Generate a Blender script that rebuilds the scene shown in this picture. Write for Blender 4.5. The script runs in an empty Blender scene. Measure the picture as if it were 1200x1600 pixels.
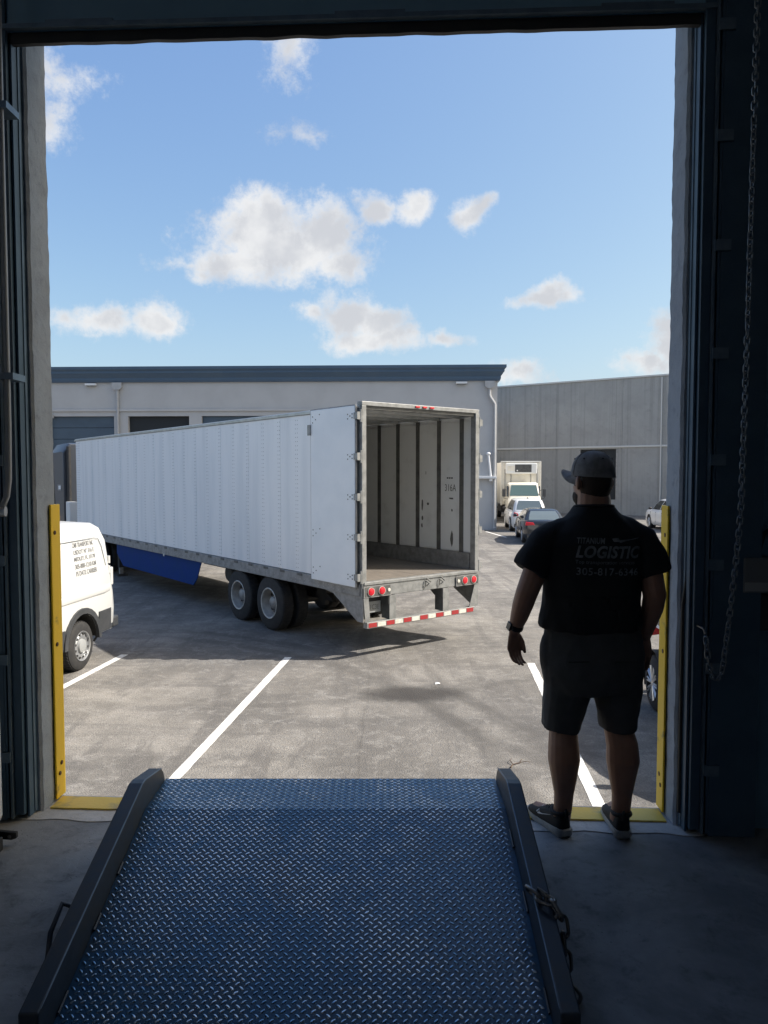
import bpy, bmesh, math, random
from math import sin, cos, pi, radians as rad
from mathutils import Vector, Matrix, noise
from mathutils.bvhtree import BVHTree
random.seed(4)
sc = bpy.context.scene
col = sc.collection

# ------------------------------------------------------------------ camera, sky, sun, exposure
FL = 1.27                                   # dock floor above the yard asphalt
cam = bpy.data.objects.new('camera', bpy.data.cameras.new('camera'))
cam.location = (0, 0, 2.97)
cam.rotation_euler = (rad(90 - 2.9), 0, 0)
cam.data.sensor_fit = 'HORIZONTAL'
cam.data.sensor_width = 36
cam.data.lens = 34.95
cam.data.clip_start = .05
cam.data.clip_end = 2000
col.objects.link(cam)
sc.camera = cam

SUN_EL = math.atan(1 / .95)
SUN_DIR = Vector((1, -.03, 0)).normalized() * cos(SUN_EL) + Vector((0, 0, sin(SUN_EL)))
sun = bpy.data.objects.new('sun', bpy.data.lights.new('sun', 'SUN'))
sun.data.energy = 3.55
sun.data.angle = rad(.55)
sun.data.color = (1, .95, .88)
sun.rotation_euler = SUN_DIR.to_track_quat('Z', 'Y').to_euler()
sun.location = (30, 10, 40)
col.objects.link(sun)

sc.view_settings.view_transform = 'Standard'
sc.view_settings.look = 'None'
sc.view_settings.gamma = 1
sc.view_settings.use_curve_mapping = False
sc.view_settings.exposure = 1.0
sc.render.engine = 'CYCLES'
sc.cycles.use_denoising = True
sc.cycles.max_bounces = 10
sc.cycles.diffuse_bounces = 5
sc.cycles.caustics_reflective = False
sc.cycles.caustics_refractive = False
sc.cycles.sample_clamp_indirect = 6

world = bpy.data.worlds.new('World')
sc.world = world
world.use_nodes = True
wt = world.node_tree
for n in list(wt.nodes):
    wt.nodes.remove(n)


class NG:
    """small helper for building node graphs"""
    def __init__(s, tree):
        s.t = tree

    def n(s, typ, **kw):
        nd = s.t.nodes.new(typ)
        for k, v in kw.items():
            setattr(nd, k, v)
        return nd

    def link(s, a, b):
        s.t.links.new(a, b)

    def val(s, sock, v):
        if hasattr(v, 'is_output') or isinstance(v, bpy.types.NodeSocket):
            s.link(v, sock)
        else:
            sock.default_value = v

    def m(s, op, a, b=None, c=None, clamp=False):
        nd = s.n('ShaderNodeMath', operation=op)
        nd.use_clamp = clamp
        s.val(nd.inputs[0], a)
        if b is not None:
            s.val(nd.inputs[1], b)
        if c is not None:
            s.val(nd.inputs[2], c)
        return nd.outputs[0]

    def mix(s, f, a, b, typ='RGBA', blend='MIX'):
        nd = s.n('ShaderNodeMix', data_type=typ)
        nd.blend_type = blend
        i = 6 if typ == 'RGBA' else 2
        s.val(nd.inputs[0], f)
        for k, v in ((i, a), (i + 1, b)):
            if typ == 'RGBA' and isinstance(v, (tuple, list)) and len(v) == 3:
                v = (*v, 1)
            s.val(nd.inputs[k], v)
        return nd.outputs[2 if typ == 'RGBA' else 0]

    def noise(s, vec, scale, detail=4, rough=.55, dist=0, out='Fac'):
        nd = s.n('ShaderNodeTexNoise')
        s.link(vec, nd.inputs['Vector'])
        nd.inputs['Scale'].default_value = scale
        nd.inputs['Detail'].default_value = detail
        nd.inputs['Roughness'].default_value = rough
        nd.inputs['Distortion'].default_value = dist
        return nd.outputs[out]

    def step(s, v, a, b, smooth=True):
        nd = s.n('ShaderNodeMapRange')
        nd.interpolation_type = 'SMOOTHSTEP' if smooth else 'LINEAR'
        nd.clamp = True
        s.val(nd.inputs[0], v)
        nd.inputs[1].default_value = a
        nd.inputs[2].default_value = b
        return nd.outputs[0]

    def scale(s, vec, sc_):
        nd = s.n('ShaderNodeMapping')
        s.link(vec, nd.inputs[0])
        nd.inputs['Scale'].default_value = sc_
        return nd.outputs[0]


g = NG(wt)
sky = g.n('ShaderNodeTexSky', sky_type='NISHITA')
sky.sun_disc = False
sky.sun_elevation = SUN_EL
sky.sun_rotation = math.atan2(SUN_DIR.x, SUN_DIR.y)
sky.altitude = 0
sky.air_density = 1.0
sky.dust_density = 2.5
sky.ozone_density = 1.6
tc = g.n('ShaderNodeTexCoord').outputs['Generated']
sep = g.n('ShaderNodeSeparateXYZ')
g.link(tc, sep.inputs[0])
az = g.m('ARCTAN2', sep.outputs[0], sep.outputs[1])
el = g.m('ARCSINE', sep.outputs[2])
comb = g.n('ShaderNodeCombineXYZ')
g.link(az, comb.inputs[0])
g.link(el, comb.inputs[1])
wn = g.n('ShaderNodeTexNoise')
g.link(tc, wn.inputs['Vector'])
wn.inputs['Scale'].default_value = 14
wn.inputs['Detail'].default_value = 4
wsub = g.n('ShaderNodeVectorMath', operation='SUBTRACT')
g.link(wn.outputs['Color'], wsub.inputs[0])
wsub.inputs[1].default_value = (.5, .5, .5)
wscl = g.n('ShaderNodeVectorMath', operation='SCALE')
g.link(wsub.outputs[0], wscl.inputs[0])
wscl.inputs['Scale'].default_value = .055
wadd = g.n('ShaderNodeVectorMath', operation='ADD')
g.link(comb.outputs[0], wadd.inputs[0])
g.link(wscl.outputs[0], wadd.inputs[1])
# azimuth, elevation, half width, half height (radians), weight: the fair-weather cumulus in view and some round about
CLOUDS = [(-.135, .292, .118, .056, 1), (-.185, .265, .085, .03, .9), (-.15, .315, .06, .045, 1), (-.085, .305, .062, .047, 1),
          (-.06, .275, .05, .028, .8), (-.245, .262, .05, .012, .45), (-.225, .25, .03, .012, .5),
          (-.018, .334, .03, .026, .9), (.033, .336, .034, .028, 1), (.115, .328, .034, .02, .85), (.135, .335, .02, .014, .7),
          (-.352, .186, .04, .022, .85), (-.295, .190, .046, .03, 1), (-.39, .185, .035, .015, .5),
          (-.045, .21, .062, .04, 1), (-.1, .205, .03, .016, .7), (-.01, .175, .085, .024, 1), (-.005, .195, .045, .03, 1), (.085, .18, .03, .01, .6),
          (.208, .226, .052, .014, .8), (.215, .232, .024, .014, .8),
          (-.435, .48, .045, .05, .75), (-.425, .40, .04, .035, .6), (-.40, .44, .045, .02, .35),
          (.365, .165, .035, .04, .8), (.34, .142, .055, .022, .75), (.165, .125, .05, .018, .7), (.08, .128, .06, .01, .5),
          (-.127, .51, .036, .042, .5), (-.11, .42, .035, .014, .32),
          (1.1, .3, .25, .1, 1), (1.5, .22, .3, .07, 1), (-1.0, .25, .3, .09, 1), (-1.6, .35, .25, .1, 1), (2.4, .3, .3, .1, 1), (3.0, .2, .3, .07, 1),
          (-2.4, .28, .35, .1, 1), (.7, .5, .15, .06, .8), (-.9, .7, .2, .08, .8), (1.9, .8, .3, .1, .8)]


def cloud_field(vec, up=0.0):
    best = None
    for (u, v, a, b, w) in CLOUDS:
        mp = g.n('ShaderNodeMapping')
        mp.vector_type = 'POINT'
        g.link(vec, mp.inputs[0])
        mp.inputs['Location'].default_value = (-u / a, -(v - up) / b, 0)
        mp.inputs['Scale'].default_value = (1 / a, 1 / b, 0)
        ln = g.n('ShaderNodeVectorMath', operation='LENGTH')
        g.link(mp.outputs[0], ln.inputs[0])
        d = g.m('MULTIPLY_ADD', ln.outputs['Value'], -w, w)
        best = d if best is None else g.m('MAXIMUM', best, d)
    return best


f0 = cloud_field(wadd.outputs[0])
fine = g.noise(tc, 30, 10, .66)
dens = g.m('ADD', f0, g.m('MULTIPLY', g.m('SUBTRACT', fine, .5), 1.3))
dens = g.m('ADD', dens, g.m('MULTIPLY', g.m('SUBTRACT', g.noise(tc, 110, 6, .7), .5), .55))
alpha = g.m('MULTIPLY', g.step(dens, -.12, .62), .95)
core = g.step(dens, .1, .85)
# sun side of each cloud is white, the far lower side greyer
lit = g.noise(tc, 16, 4, .5)
shade = g.step(g.m('ADD', lit, g.m('MULTIPLY', core, .22)), .45, .78)
ccol = g.mix(shade, (4.5, 4.5, 4.5), (3.25, 3.32, 3.5))
sr = g.n('ShaderNodeSeparateColor')
g.link(sky.outputs[0], sr.inputs[0])
sk = g.n('ShaderNodeCombineColor')          # camera-like response of the clear sky
g.link(g.m('MULTIPLY', sr.outputs[0], .96), sk.inputs[0])
g.link(g.m('MULTIPLY', g.m('POWER', sr.outputs[1], .85), 1.2), sk.inputs[1])
g.link(g.m('MULTIPLY', g.m('POWER', sr.outputs[2], .45), 2.2), sk.inputs[2])
skyc = g.mix(alpha, sk.outputs[0], ccol)
bg = g.n('ShaderNodeBackground')
bg.inputs['Strength'].default_value = .1
g.link(skyc, bg.inputs['Color'])
wo = g.n('ShaderNodeOutputWorld')
g.link(bg.outputs[0], wo.inputs['Surface'])

# ------------------------------------------------------------------ materials


def mat(name, c, rough=.6, metal=0.0, c2=None, vs=3.0, lo=.35, hi=.7, bump=0.0, bs=60.0, spec=.5, coat=0.0, stretch=None, emit=0, alpha=1, trans=0, rvar=0):
    m = bpy.data.materials.new(name)
    m.use_nodes = True
    t = m.node_tree
    q = NG(t)
    b = t.nodes['Principled BSDF']
    b.inputs['Roughness'].default_value = rough
    b.inputs['Metallic'].default_value = metal
    b.inputs['Specular IOR Level'].default_value = spec
    b.inputs['Coat Weight'].default_value = coat
    b.inputs['Coat Roughness'].default_value = .08
    b.inputs['Base Color'].default_value = (*c, 1)
    if trans:
        b.inputs['Transmission Weight'].default_value = trans
    o = q.n('ShaderNodeTexCoord').outputs['Object']
    if stretch:
        o = q.scale(o, stretch)
    if c2 is not None:
        f = q.step(q.noise(o, vs, 6, .6), lo, hi)
        q.link(q.mix(f, c, c2), b.inputs['Base Color'])
        if rvar:
            q.link(q.m('MULTIPLY_ADD', f, rvar, rough), b.inputs['Roughness'])
    if bump:
        bn = q.n('ShaderNodeBump')
        bn.inputs['Strength'].default_value = bump
        bn.inputs['Distance'].default_value = .01
        q.link(q.noise(o, bs, 5, .6), bn.inputs['Height'])
        q.link(bn.outputs[0], b.inputs['Normal'])
    if emit:
        b.inputs['Emission Color'].default_value = (*c, 1)
        b.inputs['Emission Strength'].default_value = emit
    return m


M = {}
M['navy'] = mat('slate painted steel', (.045, .09, .14), .42, 0, (.06, .11, .165), 6, bump=.1, bs=90)
M['navy_line'] = mat('worn navy edge', (.15, .21, .27), .4, .3, (.10, .15, .21), 12)
M['door_navy'] = mat('glare-lightened blue door sections', (.17, .32, .45), .42, 0, (.19, .345, .475), 3, bump=.05, bs=30)  # lighter than the track steel: glare along the header is put into the colour
M['inner_wall'] = mat('glare-lightened blue block wall', (.15, .27, .37), .75, 0, (.11, .21, .295), 2.5, bump=.25, bs=45)  # wall blue raised too, so the glare sits in its colour
M['ceiling'] = mat('white painted ceiling', (.62, .63, .64), .8)
M['side_wall'] = mat('white painted block walls', (.6, .61, .62), .75, bump=.2, bs=30)
M['yellow'] = mat('chipped yellow paint', (.86, .57, .01), .42, 0, (.38, .26, .03), 7, .6, .74, bump=.12, bs=35)
M['yellow_worn'] = mat('scuffed yellow sill paint', (.80, .58, .09), .55, 0, (.45, .36, .14), 7, .5, .72, bump=.25, bs=60)
M['bolt'] = mat('rusty bolt', (.12, .07, .04), .6, .5)
M['trailer_white'] = mat('white trailer skin', (.88, .89, .89), .33, 0, (.78, .80, .81), 1.3, .42, .68, bump=.04, bs=3, rvar=.1, stretch=(2.2, 2.2, .22))
M['door_white'] = mat('white trailer door skin', (.87, .89, .90), .38, 0, (.80, .83, .85), 1.5, bump=.05, bs=4)
M['liner'] = mat('scuffed white liner', (.72, .735, .73), .5, 0, (.60, .61, .60), 3, .5, .8, bump=.05, bs=10)
M['alu'] = mat('dull aluminium', (.5, .51, .5), .42, .75, (.38, .39, .38), 5, bump=.1, bs=40)
M['galv'] = mat('galvanised steel', (.33, .335, .33), .5, .35, (.23, .235, .23), 9, bump=.12, bs=30)
M['rail'] = mat('dirty rail', (.33, .33, .33), .55, .4, (.22, .22, .22), 8)
M['post_dark'] = mat('dark logistics post', (.16, .16, .15), .6, .4, (.10, .10, .10), 6)
M['wood_floor'] = mat('worn laminated floor', (.20, .175, .15), .6, 0, (.13, .115, .10), 5, stretch=(6, .6, 1), bump=.15, bs=30)
M['rubber'] = mat('tyre rubber', (.022, .022, .023), .8, 0, (.035, .034, .033), 9, bump=.2, bs=50)
M['black'] = mat('black chassis', (.02, .02, .022), .6, 0, (.035, .033, .03), 5)
M['black_plastic'] = mat('grey black plastic', (.045, .048, .052), .55, 0, (.06, .062, .066), 6, bump=.1, bs=120)
M['blue_skirt'] = mat('blue trailer skirt', (.004, .040, .20), .6, 0, (.006, .045, .18), 3, spec=.12)
M['rim_white'] = mat('greyish white rim', (.55, .54, .5), .5, .1, (.38, .36, .33), 7)
M['rim_alloy'] = mat('silver rim', (.55, .56, .57), .35, .7)
M['rim_dark'] = mat('machined dark alloy', (.06, .06, .065), .3, .6)
M['red_lens'] = mat('red lamp lens', (.62, .015, .03), .2, 0, spec=.7)
M['tape_red'] = mat('red reflective tape', (.42, .03, .035), .4, 0, (.3, .04, .04), 20)
M['tape_white'] = mat('white reflective tape', (.75, .73, .66), .4, 0, (.6, .58, .5), 20)
M['car_white'] = mat('white car paint', (.8, .8, .79), .3, 0, coat=.6)
M['van_white'] = mat('white van paint', (.60, .605, .59), .36, 0, coat=.4)
M['car_black'] = mat('black car paint', (.02, .022, .026), .25, 0, coat=.6)
M['tractor'] = mat('charcoal truck paint', (.045, .05, .06), .4, 0, coat=.4)
M['truck_white'] = mat('cream white truck panels', (.74, .71, .63), .5, 0, (.62, .58, .5), 2.5, .45, .8)
M['glass'] = mat('dark car glass', (.02, .026, .028), .06, 0, spec=1)
M['glass_rear'] = mat('tinted rear glass', (.12, .15, .16), .08, 0, spec=1)
M['screen'] = mat('greenish windscreen', (.09, .14, .13), .07, 0, spec=1)
M['chrome'] = mat('bright metal', (.7, .7, .7), .2, 1)
M['facade'] = mat('grey stucco', (.50, .495, .49), .85, 0, (.46, .455, .45), .8, bump=.15, bs=30)
M['facade_light'] = mat('pale grey downpipe', (.44, .445, .45), .6, 0, (.38, .385, .39), 4)
M['cornice'] = mat('slate blue cornice metal', (.055, .10, .16), .45, 0, (.065, .11, .165), 1)
M['dock_door'] = mat('slate blue dock door', (.065, .10, .14), .5, 0, (.055, .085, .12), 2)
M['dark_opening'] = mat('dark open doorway', (.02, .024, .028), .8)
M['lamp_white'] = mat('white wall light casing', (.8, .8, .8), .4)
M['panel_light'] = mat('pale parapet cap', (.55, .55, .53), .6)
M['line_paint'] = mat('white line paint', (.75, .74, .70), .7, 0, (.42, .40, .37), 22, .5, .68, bump=.3, bs=90)
M['skin'] = mat('tan skin', (.36, .20, .14), .5, 0, (.33, .175, .12), 20, bump=.05, bs=150)
M['beard'] = mat('dark beard', (.035, .022, .016), .8, 0, bump=.6, bs=160)
M['shirt'] = mat('black cotton', (.02, .022, .026), .88, 0, (.025, .027, .031), 4, bump=.12, bs=400, spec=.25)
M['shorts'] = mat('charcoal shorts cloth', (.085, .088, .092), .85, 0, (.065, .067, .07), 5, bump=.15, bs=300, spec=.25)
M['cap'] = mat('washed grey cap cloth', (.24, .24, .245), .85, 0, (.17, .17, .175), 30, bump=.2, bs=300, spec=.25)
M['print'] = mat('faded grey shirt print', (.25, .275, .30), .8, 0, (.13, .145, .16), 30)
M['shoe_black'] = mat('black mesh shoe', (.016, .016, .017), .75, bump=.3, bs=350)
M['sole'] = mat('grey shoe sole', (.42, .43, .42), .6, 0, (.3, .3, .3), 25)
M['white_print'] = mat('white leather mark', (.72, .72, .7), .5)
M['watch'] = mat('black watch', (.012, .012, .013), .3)
M['plate_grey'] = mat('licence plate grey', (.32, .33, .33), .5)
M['text_dark'] = mat('dark lettering', (.10, .10, .10), .7)
M['text_grey'] = mat('grey van lettering', (.17, .17, .17), .6)
M['chain'] = mat('zinc chain', (.2, .23, .26), .45, .7)
M['chain_dark'] = mat('oily chain steel', (.2, .2, .2), .4, .8)
M['steel_box'] = mat('grey switch box', (.17, .18, .19), .5, .1)
M['white_enamel'] = mat('white enamel', (.72, .73, .72), .35)
M['conduit'] = mat('pale conduit', (.32, .34, .36), .45, .2)
M['paper'] = mat('white scrap paper', (.8, .8, .78), .8)
M['twig'] = mat('dry twig', (.1, .07, .05), .9)


def asphalt_mat():
    m = bpy.data.materials.new('worn sun-bleached asphalt')
    m.use_nodes = True
    q = NG(m.node_tree)
    b = m.node_tree.nodes['Principled BSDF']
    o = q.n('ShaderNodeTexCoord').outputs['Object']
    big = q.noise(o, .16, 5, .6, .6)
    mid = q.noise(o, .75, 6, .65, .4)
    grit = q.noise(o, 55, 3, .7)
    peb = q.n('ShaderNodeTexVoronoi')
    q.link(o, peb.inputs['Vector'])
    peb.inputs['Scale'].default_value = 70
    base = q.mix(q.step(mid, .36, .64), (.195, .182, .163), (.345, .323, .29))
    base = q.mix(q.m('MULTIPLY', q.step(big, .44, .6), .7), base, (.14, .133, .125))
    # traffic streaks across the yard (long in x) and out of the dock bays
    st = q.noise(q.scale(o, (.16, 1.1, 1)), 1.6, 8, .7, .6)
    base = q.mix(q.m('MULTIPLY', q.step(st, .46, .64), .62), base, (.128, .122, .116))
    st2 = q.noise(q.scale(o, (1.3, .16, 1)), 1.5, 5, .65, .6)
    base = q.mix(q.m('MULTIPLY', q.step(st2, .47, .62), .75), base, (.138, .130, .122))
    # pale scoured patches with exposed aggregate
    sc_ = q.noise(o, 1.9, 8, .75, .8)
    base = q.mix(q.m('MULTIPLY', q.step(sc_, .52, .68), .6), base, (.37, .353, .325))
    # oil stain under the parked trucks' usual place in front of the dock
    sp = q.n('ShaderNodeMapping')
    q.link(o, sp.inputs[0])
    sp.inputs['Location'].default_value = (-.36 / .8, -9.95 / .42, 0)
    sp.inputs['Scale'].default_value = (1 / .8, 1 / .42, 0)
    ln = q.n('ShaderNodeVectorMath', operation='LENGTH')
    q.link(sp.outputs[0], ln.inputs[0])
    # small drips
    dr = q.n('ShaderNodeTexVoronoi')
    q.link(o, dr.inputs['Vector'])
    dr.inputs['Scale'].default_value = 1.1
    dr.inputs['Randomness'].default_value = 1
    drip = q.m('SUBTRACT', 1, q.step(q.m('ADD', dr.outputs['Distance'], q.m('MULTIPLY', sc_, .2)), .10, .2))
    base = q.mix(q.m('MULTIPLY', drip, .5), base, (.10, .092, .085))
    # hairline cracks
    ck = q.n('ShaderNodeTexVoronoi')
    ck.feature = 'DISTANCE_TO_EDGE'
    wv = q.n('ShaderNodeMix', data_type='VECTOR')
    wv.inputs[0].default_value = .12
    q.link(o, wv.inputs[4])
    q.link(q.noise(o, 1.4, 4, .6, 0, 'Color'), wv.inputs[5])
    q.link(wv.outputs[1], ck.inputs['Vector'])
    ck.inputs['Scale'].default_value = .3
    crack = q.m('MULTIPLY', q.m('SUBTRACT', 1, q.step(ck.outputs['Distance'], .0, .006)), q.step(big, .45, .6))
    base = q.mix(q.m('MULTIPLY', crack, .4), base, (.05, .047, .043))
    # hand-sized mottling where the binder has worn off the stones
    m1 = q.noise(o, 5.5, 9, .74, .5)
    base = q.mix(q.m('MULTIPLY', q.step(m1, .5, .64), .42), base, (.39, .37, .34))
    m2 = q.noise(o, 7.5, 9, .76, .3)
    base = q.mix(q.m('MULTIPLY', q.step(m2, .54, .68), .42), base, (.11, .104, .097))
    m3 = q.noise(o, 26, 6, .75)
    base = q.mix(q.m('MULTIPLY', q.step(m3, .52, .66), .55), base, (.09, .086, .08))
    gr = q.mix(q.m('MULTIPLY', q.step(grit, .38, .66), .6), base, (.105, .1, .094))
    gr = q.mix(q.m('MULTIPLY', q.step(peb.outputs['Distance'], .35, .05), .22), gr, (.5, .47, .42))
    # curved tyre tracks of trucks swinging round to the dock
    sepo = q.n('ShaderNodeSeparateXYZ')
    q.link(o, sepo.inputs[0])
    for (cx, cy, rr, wd) in ((-6.5, 6.0, 7.9, .16), (-6.5, 6.0, 8.45, .16), (9.5, 13.5, 9.2, .17), (9.5, 13.5, 9.85, .17), (-2.5, 18.0, 8.6, .15), (-9.0, 9.0, 11.6, .2)):
        dx, dy = q.m('SUBTRACT', sepo.outputs[0], cx), q.m('SUBTRACT', sepo.outputs[1], cy)
        r_ = q.m('SQRT', q.m('ADD', q.m('MULTIPLY', dx, dx), q.m('MULTIPLY', dy, dy)))
        dd = q.m('ABSOLUTE', q.m('SUBTRACT', q.m('ADD', r_, q.m('MULTIPLY', mid, .25)), rr + .12))
        tr_ = q.m('MULTIPLY', q.m('SUBTRACT', 1, q.step(dd, wd * .3, wd)), q.step(q.m('ADD', big, q.m('MULTIPLY', m1, .3)), .5, .8))
        gr = q.mix(q.m('MULTIPLY', tr_, .5), gr, (.085, .08, .075))
    spot = q.step(q.m('SUBTRACT', q.m('SUBTRACT', 1.75, ln.outputs['Value']), q.m('MULTIPLY', q.m('ADD', st, m2), .75)), -.2, .5)
    gr = q.mix(q.m('MULTIPLY', spot, .85), gr, (.05, .047, .045))
    q.link(gr, b.inputs['Base Color'])
    b.inputs['Roughness'].default_value = .92
    b.inputs['Specular IOR Level'].default_value = .25
    bn = q.n('ShaderNodeBump')
    bn.inputs['Strength'].default_value = .55
    bn.inputs['Distance'].default_value = .012
    q.link(q.m('ADD', q.m('MULTIPLY', grit, .6), peb.outputs['Distance']), bn.inputs['Height'])
    q.link(bn.outputs[0], b.inputs['Normal'])
    return m


def concrete_mat(name, a, b_, c, sc0=1.0, rough=.8, streak=False):
    m = bpy.data.materials.new(name)
    m.use_nodes = True
    q = NG(m.node_tree)
    b = m.node_tree.nodes['Principled BSDF']
    o = q.n('ShaderNodeTexCoord').outputs['Object']
    n1 = q.noise(o, 1.1 * sc0, 7, .65, .5)
    n2 = q.noise(o, 6 * sc0, 7, .7, .3)
    base = q.mix(q.step(n1, .32, .68), a, b_)
    base = q.mix(q.m('MULTIPLY', q.step(n2, .5, .75), .7), base, c)
    if streak:
        s1 = q.noise(q.scale(o, (3.2, 3.2, .06)), 1.2, 6, .6)
        base = q.mix(q.m('MULTIPLY', q.step(s1, .46, .66), .32), base, tuple(x * .6 for x in a))
        s2 = q.noise(q.scale(o, (7, 7, .09)), 1.0, 4, .6)
        base = q.mix(q.m('MULTIPLY', q.step(s2, .56, .8), .2), base, tuple(min(1, x * 1.35) for x in b_))
    pit = q.n('ShaderNodeTexVoronoi')
    q.link(o, pit.inputs['Vector'])
    pit.inputs['Scale'].default_value = 22 * sc0
    pits = q.m('MULTIPLY', q.step(pit.outputs['Distance'], .16, .08), q.step(n1, .48, .62))
    base = q.mix(q.m('MULTIPLY', pits, .6), base, tuple(x * .45 for x in a))
    q.link(base, b.inputs['Base Color'])
    b.inputs['Roughness'].default_value = rough
    q.link(q.m('MULTIPLY_ADD', n2, .35, rough - .2), b.inputs['Roughness'])
    bn = q.n('ShaderNodeBump')
    bn.inputs['Strength'].default_value = .5
    bn.inputs['Distance'].default_value = .012
    q.link(q.m('ADD', n2, q.m('MULTIPLY', pits, -.6)), bn.inputs['Height'])
    q.link(bn.outputs[0], b.inputs['Normal'])
    return m


M['asphalt'] = asphalt_mat()
M['dock_floor'] = concrete_mat('stained dock concrete', (.155, .165, .175), (.30, .31, .32), (.065, .07, .08), 1.6, .7)
M['patch'] = concrete_mat('pale patched concrete', (.55, .555, .55), (.42, .425, .42), (.28, .28, .28), 3, .85)
M['jamb'] = concrete_mat('rough painted jamb plaster', (.335, .385, .45), (.28, .32, .375), (.19, .22, .26), 2.6, .9)
M['tilt'] = concrete_mat('weathered tilt-up concrete', (.29, .29, .28), (.345, .345, .33), (.25, .25, .245), .35, .92, True)


def ramp_mat(name, c, worn, rough, metal=0):
    m = bpy.data.materials.new(name)
    m.use_nodes = True
    q = NG(m.node_tree)
    b = m.node_tree.nodes['Principled BSDF']
    o = q.n('ShaderNodeTexCoord').outputs['Object']
    n1 = q.noise(o, 2.3, 6, .65, .4)
    n2 = q.noise(o, 24, 5, .65)
    f = q.step(q.m('ADD', n1, q.m('MULTIPLY', q.m('SUBTRACT', n2, .5), .9)), .4, .68)
    cc = q.mix(f, c, worn)
    if not metal:
        n3 = q.noise(o, 3.6, 7, .7, .5)
        cc = q.mix(q.m('MULTIPLY', q.step(n3, .54, .7), .55), cc, (.075, .062, .05))
    q.link(cc, b.inputs['Base Color'])
    q.link(q.m('MULTIPLY_ADD', n2, .25, rough), b.inputs['Roughness'])
    b.inputs['Metallic'].default_value = metal
    b.inputs['Specular IOR Level'].default_value = .7
    bn = q.n('ShaderNodeBump')
    bn.inputs['Strength'].default_value = .1
    bn.inputs['Distance'].default_value = .004
    q.link(n2, bn.inputs['Height'])
    q.link(bn.outputs[0], b.inputs['Normal'])
    return m


M['ramp_blue'] = ramp_mat('blue painted ramp plate', (.011, .082, .175), (.017, .055, .095), .22)
M['ramp_lug'] = ramp_mat('worn tread lugs', (.20, .32, .44), (.72, .77, .82), .2, 1.0)
M['ramp_curb'] = ramp_mat('dark navy ramp curb', (.022, .036, .055), (.04, .045, .05), .38)

# ------------------------------------------------------------------ mesh helpers


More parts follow.
